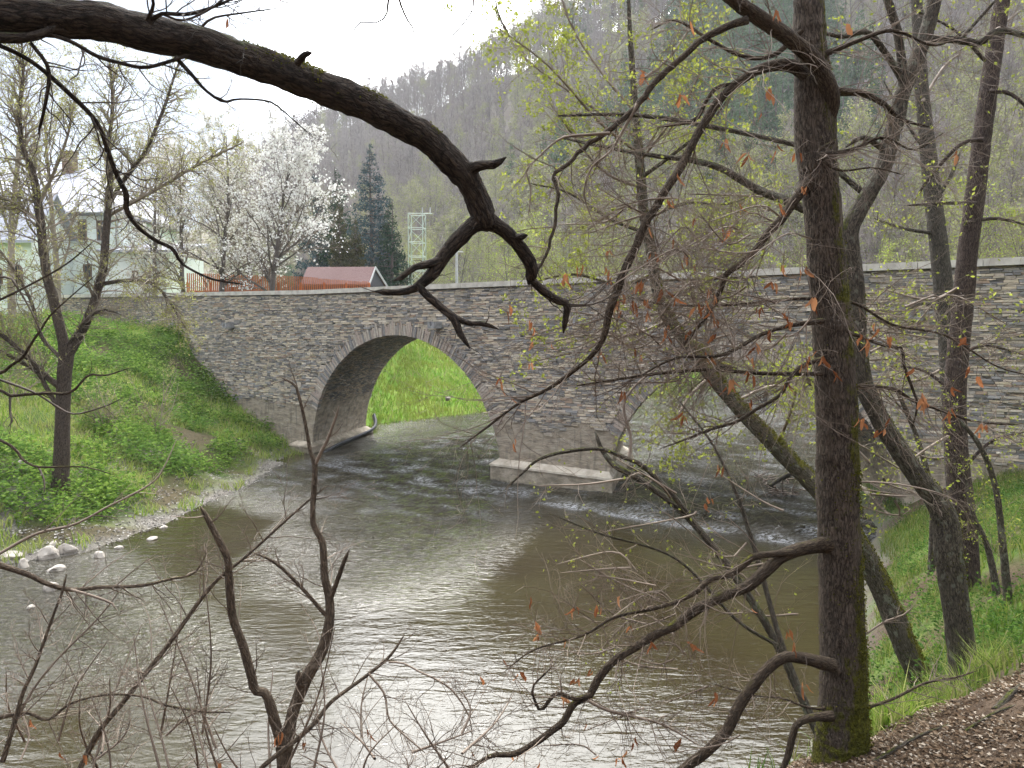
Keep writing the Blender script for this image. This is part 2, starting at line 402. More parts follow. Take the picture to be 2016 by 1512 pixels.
# stone wall: thin slate courses
def stone_mat(name, plaster=True):
    m, nt, out = new_mat(name); g = NT(nt)
    tc = g.n('ShaderNodeTexCoord'); o = tc.outputs['Object']
    w = g.n('ShaderNodeTexNoise'); w.inputs['Scale'].default_value = 1.6; w.inputs['Detail'].default_value = 3; g.l(o, w.inputs['Vector'])
    wv = g.n('ShaderNodeVectorMath'); wv.operation = 'MULTIPLY_ADD'; g.l(w.outputs['Color'], wv.inputs[0]); wv.inputs[1].default_value = (0.12, 0.12, 0.14); g.l(o, wv.inputs[2])
    def cells(sx, sz):
        mv = g.map(wv.outputs['Vector'], (sx, sx, sz))
        a = g.vor(mv, 1.0); a.inputs['Randomness'].default_value = 0.95
        e = g.vor(mv, 1.0, 'DISTANCE_TO_EDGE'); e.inputs['Randomness'].default_value = 0.95
        sp = g.n('ShaderNodeSeparateColor'); g.l(a.outputs['Color'], sp.inputs[0])
        return sp, e.outputs['Distance']
    sp1, e1 = cells(2.5, 18.0)
    sp2, e2 = cells(1.3, 8.0)
    pal = [(0.0, (0.06, 0.063, 0.07)), (0.2, (0.13, 0.128, 0.13)), (0.38, (0.25, 0.225, 0.19)), (0.55, (0.36, 0.3, 0.22)), (0.67, (0.22, 0.16, 0.115)), (0.8, (0.42, 0.34, 0.26)), (0.9, (0.14, 0.15, 0.17)), (1.0, (0.48, 0.43, 0.36))]
    c1 = g.ramp(sp1.outputs[0], pal); c2 = g.ramp(sp2.outputs[1], pal)
    big = g.step(g.noise(o, 0.7, 3), 0.45, 0.6)
    col = g.mix(g.math('MULTIPLY', big, 0.55), c1, c2)
    joint = g.step(e1, 0.0, 0.16)
    grain = g.noise(g.map(o, (9, 9, 40)), 1.0, 5, 0.7)
    col = g.mix(g.math('MULTIPLY', g.math('SUBTRACT', 1.0, joint), 0.8), col, (0.1, 0.092, 0.083))
    col = g.mix(0.6, col, g.ramp(grain, [(0.25, (0.55, 0.55, 0.55)), (0.7, (2.35, 2.28, 2.18))]), 'MULTIPLY')
    col = g.mix(0.35, col, g.ramp(g.noise(o, 0.45, 4), [(0.3, (0.75, 0.77, 0.82)), (0.7, (1.35, 1.28, 1.18))]), 'MULTIPLY')
    h = g.math('ADD', g.math('MULTIPLY', joint, 0.8), g.math('ADD', g.math('MULTIPLY', sp1.outputs[2], 0.7), g.math('MULTIPLY', grain, 0.5)))
    if plaster:
        sz = g.n('ShaderNodeSeparateXYZ'); g.l(o, sz.inputs[0])
        pm = g.step(g.math('ADD', sz.outputs['Z'], g.math('MULTIPLY', g.noise(o, 1.1, 5, 0.65), 1.5)), 3.4, 3.1)
        pn = g.noise(g.map(o, (1, 1, 2.5)), 2.2, 7, 0.62)
        pcol = g.ramp(pn, [(0.25, (0.13, 0.115, 0.095)), (0.45, (0.27, 0.225, 0.17)), (0.6, (0.38, 0.325, 0.25)), (0.8, (0.45, 0.42, 0.36))])
        pcol = g.mix(g.math('MULTIPLY', g.step(g.noise(g.map(o, (5, 5, 0.7)), 1.0, 4), 0.52, 0.68), 0.55), pcol, (0.1, 0.095, 0.075))
        col = g.mix(g.math('MULTIPLY', pm, 0.9), col, pcol)
        h = g.mix(g.math('MULTIPLY', pm, 0.85), h, pn)
    g.bsdf(col, 0.9, g.bump(h, 0.9, 0.05), 0.2, out)
    return m
M['stone'] = stone_mat('slate_masonry')

def ring_mat():
    m, nt, out = new_mat('ring_stone'); g = NT(nt)
    geo = g.n('ShaderNodeNewGeometry'); tc = g.n('ShaderNodeTexCoord')
    col = g.ramp(geo.outputs['Random Per Island'], [(0.0, (0.2, 0.195, 0.195)), (0.14, (0.38, 0.315, 0.27)), (0.36, (0.45, 0.4, 0.34)), (0.55, (0.29, 0.265, 0.24)), (0.72, (0.41, 0.35, 0.3)), (0.9, (0.24, 0.235, 0.23))], 'CONSTANT')
    n = g.noise(tc.outputs['Object'], 9, 6, 0.65)
    col = g.mix(0.6, col, g.ramp(n, [(0.25, (0.5, 0.5, 0.52)), (0.7, (1.3, 1.26, 1.2))]), 'MULTIPLY')
    g.bsdf(col, 0.9, g.bump(n, 0.6, 0.03), 0.2, out)
    return m
M['ring'] = ring_mat()
def facing_mat():
    m, nt, out = new_mat('facing_slate'); g = NT(nt)
    geo = g.n('ShaderNodeNewGeometry'); tc = g.n('ShaderNodeTexCoord'); o = tc.outputs['Object']
    pal = [(0.0, (0.15, 0.145, 0.14)), (0.12, (0.22, 0.21, 0.198)), (0.28, (0.32, 0.29, 0.25)), (0.42, (0.4, 0.35, 0.28)), (0.56, (0.46, 0.39, 0.3)), (0.66, (0.31, 0.235, 0.18)), (0.74, (0.25, 0.245, 0.245)), (0.84, (0.44, 0.38, 0.32)), (0.94, (0.54, 0.485, 0.41))]
    col = g.ramp(geo.outputs['Random Per Island'], pal, 'CONSTANT')
    n = g.noise(g.map(o, (5, 5, 22)), 1.0, 6, 0.7)
    col = g.mix(0.7, col, g.ramp(n, [(0.25, (0.72, 0.71, 0.7)), (0.72, (1.62, 1.58, 1.5))]), 'MULTIPLY')
    big = g.noise(o, 0.5, 5, 0.6)
    col = g.mix(g.math('MULTIPLY', g.step(big, 0.5, 0.68), 0.35), col, (0.15, 0.143, 0.13))
    stain = g.noise(g.map(o, (1.6, 1.6, 0.22), (7, 0, 0)), 1.0, 4)
    col = g.mix(g.math('MULTIPLY', g.step(stain, 0.56, 0.7), 0.4), col, (0.46, 0.42, 0.36))
    g.bsdf(col, 0.88, g.bump(n, 0.5, 0.02), 0.2, out)
    return m
M['facing'] = facing_mat()
M['coping'] = plain_mat('coping_stone', (0.5, 0.47, 0.41), (0.34, 0.31, 0.27), 3.5, 0.85, 0.2, 0.3)
M['plinth'] = plain_mat('plinth_stone', (0.42, 0.36, 0.28), (0.2, 0.17, 0.125), 1.6, 0.85, 0.25, 0.5, stretch=(1, 1, 1.6))
def plinth_mat():
    m, nt, out = new_mat('plinth_stone'); g = NT(nt)
    tc = g.n('ShaderNodeTexCoord'); o = tc.outputs['Object']
    n = g.noise(g.map(o, (1, 1, 1.6)), 1.6, 7, 0.65); n2 = g.noise(o, 7, 5, 0.7)
    col = g.mix(g.step(n, 0.35, 0.65), (0.2, 0.17, 0.125), (0.42, 0.36, 0.28))
    col = g.mix(g.math('MULTIPLY', g.step(n2, 0.5, 0.7), 0.6), col, (0.14, 0.12, 0.095))
    sz = g.n('ShaderNodeSeparateXYZ'); g.l(o, sz.inputs[0])
    wet = g.step(g.math('ADD', sz.outputs['Z'], g.math('MULTIPLY', n2, 0.35)), 0.42, 0.3)
    col = g.mix(g.math('MULTIPLY', wet, 0.85), col, (0.045, 0.042, 0.03))
    g.bsdf(col, 0.8, g.bump(g.math('ADD', n, n2), 0.7, 0.05), 0.25, out)
    return m
M['plinth'] = plinth_mat()
M['ledge'] = plain_mat('ledge_stone', (0.44, 0.39, 0.32), (0.27, 0.235, 0.185), 3, 0.85, 0.2, 0.3)
M['mint'] = plain_mat('mint_plaster', (0.7, 0.76, 0.71), (0.64, 0.7, 0.65), 0.7, 0.85, 0.2)
M['white_wall'] = plain_mat('white_plaster', (0.75, 0.77, 0.75), (0.66, 0.69, 0.68), 0.8, 0.85, 0.2)
M['roof_grey'] = plain_mat('grey_roof', (0.27, 0.28, 0.33), (0.36, 0.37, 0.42), 3, 0.55, 0.4, stretch=(6, 1, 1))
M['roof_red'] = plain_mat('red_tile', (0.105, 0.058, 0.055), (0.15, 0.092, 0.086), 3, 0.8, 0.2, 0.3, stretch=(3, 1, 6))
M['fence'] = plain_mat('orange_wood', (0.5, 0.15, 0.05), (0.36, 0.1, 0.032), 5, 0.7, 0.25, stretch=(3, 3, 0.5))
M['glass'] = plain_mat('window_glass', (0.03, 0.035, 0.04), (0.05, 0.055, 0.06), 2, 0.15, 0.5)
M['frame'] = plain_mat('window_frame', (0.17, 0.11, 0.07), None, 4, 0.6)
M['dark_wood'] = plain_mat('dark_gable', (0.025, 0.025, 0.03), (0.045, 0.045, 0.05), 4, 0.7, stretch=(8, 8, 0.5))
M['pylon'] = plain_mat('pylon_paint', (0.36, 0.45, 0.36), (0.44, 0.5, 0.44), 4, 0.5)
M['concrete'] = plain_mat('concrete', (0.45, 0.45, 0.45), (0.36, 0.36, 0.35), 4, 0.85)
M['wire'] = plain_mat('wire', (0.02, 0.02, 0.02), None, 4, 0.5)
M['pipe'] = plain_mat('black_pipe', (0.03, 0.032, 0.038), (0.05, 0.052, 0.06), 5, 0.6, 0.2)
M['rock'] = plain_mat('pale_rock', (0.42, 0.38, 0.33), (0.24, 0.215, 0.185), 5, 0.85, 0.2, 0.6)
M['wet_wood'] = plain_mat('driftwood', (0.2, 0.15, 0.11), (0.09, 0.065, 0.05), 7, 0.7, 0.3, stretch=(1, 1, 4))
M['chips'] = leaf_mat('litter_chips', [(0.045, 0.03, 0.02), (0.075, 0.05, 0.032), (0.11, 0.076, 0.05), (0.15, 0.11, 0.075), (0.36, 0.31, 0.25)], 0.05)
M['pebble'] = leaf_mat('pebbles', [(0.12, 0.11, 0.098), (0.2, 0.185, 0.165), (0.3, 0.28, 0.25), (0.4, 0.375, 0.34)], 0.0)
M['asphalt'] = plain_mat('asphalt', (0.07, 0.07, 0.072), (0.05, 0.05, 0.05), 20, 0.9)
M['spout'] = plain_mat('spout_stone', (0.2, 0.2, 0.2), (0.33, 0.33, 0.33), 8, 0.85, 0.2, 0.4)

# ------------------------------------------------------------------ the land
LEFT = np.array([(-200, 6), (-60, 13.4), (-40, 14), (-25, 14.8), (-17.5, 16.0), (-13.2, 17.9), (-11.0, 19.6), (-10.3, 22.6), (-9.9, 28), (-9.1, 34.6), (-7.9, 41), (-7.4, 43.6), (-1.6, 49.7), (6, 59), (18, 76), (32, 97), (60, 128), (110, 150)], float)
RIGHT = np.array([(-200, -8), (-60, 2.5), (-40, 4), (-15, 5.0), (-6, 5.6), (0, 6.3), (2.2, 7.3), (3.3, 8.8), (4.7, 11.0), (6.3, 13.7), (8.1, 17.2), (9.9, 20.9), (11.4, 26.5), (14, 34), (21, 45), (36, 66), (56, 90), (80, 112), (112, 130)], float)

def seg_dist(x, y, poly):
    best = np.full(x.shape, 1e9); sgn = np.zeros(x.shape); along = np.zeros(x.shape)
    for i in range(len(poly) - 1):
        a, b = poly[i], poly[i + 1]; d = b - a; L2 = d.dot(d)
        t = np.clip(((x - a[0]) * d[0] + (y - a[1]) * d[1]) / L2, 0, 1)
        qx, qy = x - a[0] - t * d[0], y - a[1] - t * d[1]
        D = np.hypot(qx, qy); c = d[0] * (y - a[1]) - d[1] * (x - a[0])
        m = D < best - 1e-9
        best = np.where(m, D, best); sgn = np.where(m, np.sign(c), sgn); along = np.where(m, i + t, along)
    return best, sgn, along

UH = np.array([-3000, -400, 200, 420, 540, 720, 960, 1120, 1300, 1600, 2016, 2600, 4500], float)
DT = np.array([200, 180, 170, 165, 160, 150, 118, 104, 90, 74, 60, 52, 50], float)      # where the hill starts
DR = np.array([330, 320, 320, 310, 300, 285, 250, 225, 205, 185, 175, 170, 170], float)   # where its ridge is
RR = np.array([0.03, 0.05, 0.08, 0.13, 0.2, 0.268, 0.315, 0.365, 0.42, 0.48, 0.53, 0.55, 0.55], float)  # ridge height over distance

def hill(x, y):
    yy = np.maximum(y, 1.0)
    u = CX + F * x / yy
    dt, dr, rr = np.interp(u, UH, DT), np.interp(u, UH, DR), np.interp(u, UH, RR)
    top = rr * dr
    t = (y - dt) / (dr - dt)
    z = np.where(t < 1, np.clip(t, 0, 1) ** 1.12 * top, top - (t - 1) * 6)
    z = z * (1 + 0.16 * (fbm(x * 0.018, y * 0.018, 5, 3) - 0.5))
    return np.where(y > 20, np.maximum(z, 0), 0)

def terrain(x, y):
    x = np.asarray(x, float); y = np.asarray(y, float)
    dl, sl, al = seg_dist(x, y, LEFT)      # sgn >0: left of the line = the left bank
    dr, sr, ar = seg_dist(x, y, RIGHT)     # sgn <0: right of the line = the near bank
    onleft, onright = sl > 0, sr < 0
    nz = fbm(x * 0.5, y * 0.5, 3, 4) - 0.5
    nf = fbm(x * 1.7, y * 1.7, 9, 3) - 0.5
    up = np.clip((y - 38) / 8, 0, 1)
    s = np.maximum(dl + nz * 1.0 * np.clip(dl, 0, 1), 0)
    slope = 0.46 * (1 - up) + (0.33 + 0.65 * np.clip((-8.5 - x) / 3, 0, 1)) * up
    toe = 1.2 * (1 - up) + 0.3 * up
    zl = 0.11 * np.minimum(s, toe) + slope * np.maximum(s - toe, 0)
    cap = 5.75 + 0.95 * np.clip((y - 43) / 4, 0, 1) + 0.015 * np.maximum(s - 14, 0)
    zl = np.where(zl > cap - 1, cap - np.exp(-np.clip(zl - cap + 1, 0, 30)), zl)
    zl = zl + nz * 0.5 * np.clip(s / 3, 0, 1) + nf * 0.18 * np.clip(s, 0, 1)
    s2 = dr
    zr = 2.5 * (1 - np.exp(-s2 / 1.35)) + 0.3 * s2 + 0.3 * np.exp(-((x - 2.1) ** 2 + (y - 4.7) ** 2) / .8)
    zr = zr + 0.45 * np.clip(x - 2.25, 0, 5) * (1 - np.clip((y - 5.2) / 1.8, 0, 1))
    zr = zr * (1 - 0.35 * np.clip((y - 11) / 6, 0, 1))
    zr = np.where(zr > 4.0, 4.0 + 0.9 * (1 - np.exp(-(zr - 4.0) / 0.9)) + np.clip(zr - 5, 0, 40) * 0.12, zr)
    zr = zr + np.clip(s2 - 7.2, 0, 45) * 0.62 * (1 - np.clip((y - 6) / 9, 0, 1))  # unseen slope raised behind the camera to keep sky light off near trunks
    zr = zr + nz * 0.35 * np.clip(s2 / 2, 0, 1) + nf * 0.14 * np.clip(s2, 0, 1)
    bed = -np.minimum(np.minimum(dl, dr) * 0.5, 1.3) - 0.05
    z = np.where(onleft, zl, np.where(onright, zr, bed))
    return z + hill(x, y), onleft, onright, dl, dr

def gz(x, y):
    z = terrain(np.array([x]), np.array([y]))[0]
    return float(z[0])

def axis(lo, hi, step, far_lo, far_hi, k=1.18):
    c = list(np.arange(lo, hi + 1e-6, step))
    s = step; a = [hi]
    while a[-1] < far_hi: s *= k; a.append(a[-1] + s)
    s = step; b = [lo]
    while b[-1] > far_lo: s *= k; b.append(b[-1] - s)
    return np.array(b[:0:-1] + c + a[1:])

def grid_mesh(name, xs, ys, zf, mat):
    X, Y = np.meshgrid(xs, ys)
    Z = zf(X, Y)
    nx, ny = len(xs), len(ys)
    i = (np.arange(ny - 1)[:, None] * nx + np.arange(nx - 1)[None]).ravel()
    q = np.stack([i, i + 1, i + nx + 1, i + nx], 1)
    me = np_mesh(name, np.stack([X.ravel(), Y.ravel(), Z.ravel()], 1), q.ravel(), np.full(len(q), 4), mat, True)
    return me, X, Y, Z

def ground_mat():
    m, nt, out = new_mat('ground'); g = NT(nt)
    geo = g.n('ShaderNodeNewGeometry'); p = geo.outputs['Position']
    n1, n2, n3 = g.noise(p, 0.8, 5), g.noise(p, 9, 5, 0.65), g.noise(p, 40, 3, 0.7)
    grass = g.mix(g.step(n1, 0.35, 0.65), (0.06, 0.105, 0.022), (0.12, 0.15, 0.04))
    grass = g.mix(g.math('MULTIPLY', g.step(n2, 0.45, 0.7), 0.5), grass, (0.1, 0.085, 0.045))
    dirt = g.mix(g.step(n2, 0.3, 0.7), (0.04, 0.027, 0.018), (0.095, 0.067, 0.046))
    grav = g.mix(g.step(n3, 0.35, 0.65), (0.1, 0.09, 0.078), (0.24, 0.22, 0.195))
    grav = g.mix(g.math('MULTIPLY', g.step(n1, 0.5, 0.7), 0.5), grav, (0.1, 0.085, 0.06))
    wood = g.mix(g.step(g.noise(p, 0.09, 4), 0.4, 0.6), (0.21, 0.18, 0.155), (0.19, 0.185, 0.11))
    wood = g.mix(g.math('MULTIPLY', n2, 0.4), wood, (0.2, 0.17, 0.13))
    lush = g.mix(g.step(n1, 0.3, 0.7), (0.12, 0.24, 0.03), (0.24, 0.3, 0.06))
    col = g.mix(g.attr('dirt'), grass, dirt)
    col = g.mix(g.attr('lush'), col, lush)
    col = g.mix(g.attr('gravel'), col, grav)
    col = g.mix(g.attr('wood'), col, wood)
    h = g.math('ADD', n2, g.math('MULTIPLY', n3, 0.6))
    g.bsdf(col, 0.95, g.bump(h, 0.8, 0.06), 0.1, out)
    return m

xs = axis(-30, 18, 0.4, -700, 700); ys = axis(2.4, 62, 0.4, -60, 900)
me, X, Y, Z = grid_mesh('ground', xs, ys, lambda x, y: terrain(x, y)[0], ground_mat())
_, onl, onr, dl, dr = terrain(X, Y)
nz = fbm(X * 0.7, Y * 0.7, 21, 3)
sm = lambda a, lo, hi: np.clip((a - lo) / (hi - lo), 0, 1)
gravel = np.where(onl & (Y < 40), 1 - sm(dl + (nz - 0.5) * 2.6, 0.45, 1.6), 0) + np.where(onr, 0.6 * (1 - sm(dr + (nz - 0.5), 0.2, 0.7)), 0) + np.where(~onl & ~onr, 1, 0)
gravel = np.clip(np.maximum(gravel, np.where(onl & (Y < 40) & (X < -13.5), 1 - sm(dl + (nz - 0.5) * 3, 2.5, 5.0), 0)), 0, 1)
dirt = np.where(onr & (Y < 25), 1 - sm(Y + (nz - 0.5) * 0.8, 4.95, 5.35), 0)
dirt = np.maximum(dirt, np.where(onr & (Y < 40), sm(fbm(X * 1.1, Y * 1.1, 33, 3), .5, .6), 0))
dirt = np.maximum(dirt, np.where(onl & (Y < 40), 0.85 * sm(nz, 0.56, 0.7), 0))
lush = np.where(onl & (Y > 40) & (Y < 110), 1.0, 0) * (1 - sm(Z, 7, 10))
wood = np.clip(sm(hill(X, Y), 0.5, 5), 0, 1)
for k, v in (('gravel', gravel), ('dirt', dirt), ('lush', lush), ('wood', wood)): set_attr(me, k, v)
link('ground', me, kind='structure')

# ------------------------------------------------------------------ the bridge frame
P0 = np.array((-9.2, 34.8)); FD = np.array((0.8126, -0.5832)); ND = np.array((0.5832, 0.8126))
BV = np.array((0.215, 0.977)); LB = 6.1
BX, BY = BV.dot(FD) * LB, BV.dot(ND) * LB          # barrel vector in the bridge's own frame
def bl(s, q, z): return (s + q * BX, q * BY, z)
def to_bridge(x, y):
    dx, dy = x - P0[0], y - P0[1]
    return dx * FD[0] + dy * FD[1], dx * ND[0] + dy * ND[1]

# ------------------------------------------------------------------ the water
def water_fields(X, Y):
    s, v = to_bridge(X, Y)
    rightside = sm(s, 11.5, 15)
    step_r = sm(v + 0.45 * (vnoise(s * 0.8, v * 0 + 3, 4) - 0.5), -1.75, -1.05)
    ramp_l = sm(v, -5, 5)
    lvl = rightside * (0.30 * step_r + 0.12 * sm(v, -1, 9)) + (1 - rightside) * 0.32 * ramp_l
    far = sm(v, 10, 40)
    # broken water
    rap_l = (1 - rightside) * sm(v, -9, -2) * (1 - 0.35 * sm(v, 6, 14)) * sm(s, 0.6, 3.0)
    d2 = np.clip((Y - 13) / 16, 0, 1)
    wv_ = (fbm(X * .5, Y * .35, 91, 3) - .5)
    tongue = sm(Y + 4 * wv_, 14.5, 22) * (1 - sm(np.abs(X + 3.2 + 2.2 * wv_ - 0.04 * (Y - 20)), 0.2 + 1.6 * d2, 3.0 + 3.2 * d2))
    rap_r = rightside * sm(v, -1.6, -1.1) * (1 - 0.5 * far)
    rif = (1 - sm(X + (Y - 17) * 0.9, -10.5, -7.0)) * (1 - sm(Y, 19.5, 21.5)) * sm(Y, 11, 14)
    rough = np.clip(np.maximum.reduce([1.0 * rap_l, 0.7 * tongue, rap_r, 0.4 * rif, 0.3 * rightside * sm(v, -4.5, -1.6)]), 0, 1)
    rough = np.clip(rough ** 1.35 + 0.008 * sm(fbm(X * .22, Y * .22, 97, 3), .35, .65), 0, 1)
    base_foam = 0.6 * rightside * np.exp(-((v + 1.85) / 0.22) ** 2) * sm(vnoise(s * 1.2, v * 2, 31), 0.3, 0.6)
    step_face = rightside * np.exp(-((v + 1.3) / 0.3) ** 2)
    foam_glint = np.clip(base_foam + 0.42 * rap_r * sm(fbm(s * 0.8, v * 2.2, 41, 3), 0.52, 0.72) + 0.5 * rap_l * sm(fbm(s * 1.1, v * 2.4, 43, 4), 0.46, 0.7), 0, 1)  # foam on the rapids, plus white speckle painted in for silver sky glints
    return lvl, rough, foam_glint, step_face

def water_z(X, Y):
    lvl, rough, foam_glint, sf = water_fields(X, Y)
    s, v = to_bridge(X, Y)
    big = (fbm(s * 1.3, v * 2.2, 51, 4) - 0.5) * 0.16 + (fbm(s * 3.6, v * 5.5, 57, 3) - 0.5) * 0.075
    calm = (fbm(X * 0.9 + 0.3 * Y, Y * 2.0, 61, 3) - 0.5) * 0.011
    return lvl + rough * big + calm

def water_mat():
    m, nt, out = new_mat('river_water'); g = NT(nt)
    geo = g.n('ShaderNodeNewGeometry'); p = geo.outputs['Position']
    rough = g.attr('rough'); foam_glint = g.attr('foam_glint')
    rip = g.noise(g.map(p, (1.6, 4.2, 1)), 1.0, 3, 0.5, 0.4)
    rip2 = g.noise(g.map(p, (4.5, 9.5, 1), (3, 1, 0)), 1.0, 3, 0.55, 0.6)
    chop = g.noise(g.map(p, (4.5, 8.5, 1)), 1.0, 4, 0.6, 0.8)
    calm = g.math('ADD', g.math('MULTIPLY', rip, 0.016), g.math('MULTIPLY', rip2, 0.006))
    h = g.math('ADD', calm, g.math('MULTIPLY', rough, g.math('MULTIPLY', chop, 0.48)))
    big = g.noise(p, 0.23, 3)
    col = g.mix(g.step(big, 0.35, 0.65), (0.022, 0.017, 0.008), (0.029, 0.0245, 0.0105))
    col = g.mix(g.math('MULTIPLY', foam_glint, g.step(g.noise(g.map(p, (8, 17, 5)), 1.0, 5, 0.72), 0.42, 0.62)), col, (0.66, 0.68, 0.72))
    rg = g.math('ADD', 0.04, g.math('MULTIPLY', foam_glint, 0.4))
    x = g.n('ShaderNodeBsdfPrincipled'); g.l(col, x.inputs['Base Color']); g.l(rg, x.inputs['Roughness'])
    x.inputs['IOR'].default_value = 1.36; x.inputs['Specular IOR Level'].default_value = 0.5
    g.l(g.bump(h, 1.0, 1.0), x.inputs['Normal']); g.l(x.outputs[0], out.inputs['Surface'])
    return m
xs = axis(-12, 12, 0.14, -210, 140, 1.15); ys = axis(8.5, 44, 0.14, -12, 170, 1.12)
me, X, Y, Z = grid_mesh('river_water', xs, ys, water_z, water_mat())
_, rough, foam_glint, _ = water_fields(X, Y)
set_attr(me, 'rough', rough); set_attr(me, 'foam_glint', foam_glint)
link('river_water', me, kind='structure')

# ------------------------------------------------------------------ the bridge
bridge = empty('stone_bridge', (P0[0], P0[1], 0), label='grey slate stone arch bridge with two arches crossing the brown river', cat='bridge')
bridge.rotation_euler = (0, 0, math.atan2(FD[1], FD[0]))
def bpart(name, me, **kw):
    o = bpy.data.objects.new(name, me); COL.objects.link(o); o.parent = bridge
    return tag(o, **kw)
ARCH = [(5.4, 5.4, 0.2), (20.0, 4.6, 0.3)]
S0, S1 = -26.0, 46.0
def ztop(s): return 7.42 + 0.018 * max(0.0, -s) + 0.0
def arch_z(s):
    for c, r, zc in ARCH:
        if c - r < s < c + r: return zc + math.sqrt(max(r * r - (s - c) ** 2, 0))
    return None
cols = list(np.arange(S0, S1 + 0.01, 1.0))
for c, r, zc in ARCH:
    cols = [x for x in cols if not (c - r - 0.3 < x < c + r + 0.3)]
    cols += [c - r * math.cos(a) for a in np.linspace(0, PI, 49)]
cols = sorted(cols)
mb = MB()
WT = 0.45 / BY
def zb(s, eps):
    z = arch_z(s + eps); return -1.6 if z is None else z
for a, b in zip(cols[:-1], cols[1:]):
    mid = arch_z((a + b) / 2); 
    za, zbb = (-1.6, -1.6) if mid is None else (arch_z(a + 1e-6) or ARCH[0][2], arch_z(b - 1e-6) or ARCH[0][2])
    if mid is not None:
        c, r, zc = [A for A in ARCH if A[0] - A[1] < (a + b) / 2 < A[0] + A[1]][0]
        za, zbb = zc + math.sqrt(max(r * r - (a - c) ** 2, 0)), zc + math.sqrt(max(r * r - (b - c) ** 2, 0))
    ta, tb = ztop(a), ztop(b)
    mb.poly([bl(a, 0, za), bl(b, 0, zbb), bl(b, 0, tb), bl(a, 0, ta)])
    mb.poly([bl(b, 1, zbb), bl(a, 1, za), bl(a, 1, ta), bl(b, 1, tb)])
    for q0, q1 in ((0, WT), (1 - WT, 1)):
        mb.poly([bl(a, q0, ta), bl(b, q0, tb), bl(b, q1, tb), bl(a, q1, ta)])
    da, db = ta - 0.95, tb - 0.95
    mb.poly([bl(b, WT, db), bl(a, WT, da), bl(a, WT, ta), bl(b, WT, tb)])
    mb.poly([bl(a, 1 - WT, da), bl(b, 1 - WT, db), bl(b, 1 - WT, tb), bl(a, 1 - WT, ta)])
    mb.poly([bl(a, WT, da), bl(b, WT, db), bl(b, 1 - WT, db), bl(a, 1 - WT, da)])
for c, r, zc in ARCH:
    an = np.linspace(0, PI, 49)
    pr = [(c - r, -1.6)] + [(c - r * math.cos(t), zc + r * math.sin(t)) for t in an] + [(c + r, -1.6)]
    for (sa, za), (sb, zb_) in zip(pr[:-1], pr[1:]):
        for k in range(8):
            mb.poly([bl(sb, k / 8, zb_), bl(sa, k / 8, za), bl(sa, (k + 1) / 8, za), bl(sb, (k + 1) / 8, zb_)])
bpart('masonry', mb.mesh('masonry', M['stone']))
# slate facing, laid stone by stone in thin uneven courses; the lower part is rendered over
rf = random.Random(17)
mb = MB(); z = 0.9
while z < 7.75:
    hgt = rf.uniform(0.03, 0.09)
    holes = []
    for c, r, zc in ARCH:
        R_ = r + 0.46
        if abs(z - zc) < R_: holes.append((c - math.sqrt(R_ * R_ - max(z + hgt / 2 - zc, 0) ** 2) if R_ > abs(z + hgt / 2 - zc) else c, c + math.sqrt(max(R_ * R_ - max(z + hgt / 2 - zc, 0) ** 2, 0))))
    s = -15.0 + rf.random()
    while s < 31:
        L = hgt * rf.uniform(1.2, 5.5) + .06; e = s + L
        cut = [h for h in holes if e > h[0] and s < h[1]]
        s0, e0 = s, e
        if cut:
            h = cut[0]
            if s < h[0] - .06: e0 = h[0]
            elif e > h[1] + .06: s0 = h[1]
            else: s = e; continue
        lim = 2.35 + 0.7 * (mnoise.noise((s * .6, z * .8, 3)) + .5 * mnoise.noise((s * 2, z * 2, 7)))
        if z + hgt < ztop(s) - .01 and z > lim and rf.random() > .025:
            p_ = rf.uniform(.004, .03) if rf.random() < .85 else rf.uniform(.03, .06)
            j = lambda: rf.uniform(-.008, .008); g_ = .004
            q = [(s0 + g_ + j(), z + g_ + j()), (e0 - g_ + j(), z + g_ + j()), (e0 - g_ + j() * 2, z + hgt - g_ + j()), (s0 + g_ + j() * 2, z + hgt - g_ + j())]
            cs, cz = sum(x for x, _ in q) / 4, sum(y for _, y in q) / 4
            fr = [(cs + (x - cs) * .965, -p_ + rf.uniform(-.005, .005), cz + (y - cz) * .86) for x, y in q]; bk = [(x, .01, y) for x, y in q]
            for k in range(4):
                k2 = (k + 1) % 4; mb.poly([bk[k], bk[k2], fr[k2], fr[k]])
            mb.poly(fr)
        s = e
    z += hgt
def facing_mesh():
    # weld the five faces of each stone so that it reads as one island
    V, Fc = [], []
    for i in range(0, len(mb.f), 5):
        bk = [mb.v[mb.f[i + k][0]] for k in range(4)]; fr = [mb.v[t] for t in mb.f[i + 4]]
        o = len(V); V.extend(bk + fr)
        for k in range(4): Fc.append((o + k, o + (k + 1) % 4, o + 4 + (k + 1) % 4, o + 4 + k))
        Fc.append((o + 4, o + 5, o + 6, o + 7))
    return np_mesh('facing_stones', V, [t for f in Fc for t in f], [4] * len(Fc), M['facing'], False)
bpart('facing_stones', facing_mesh())
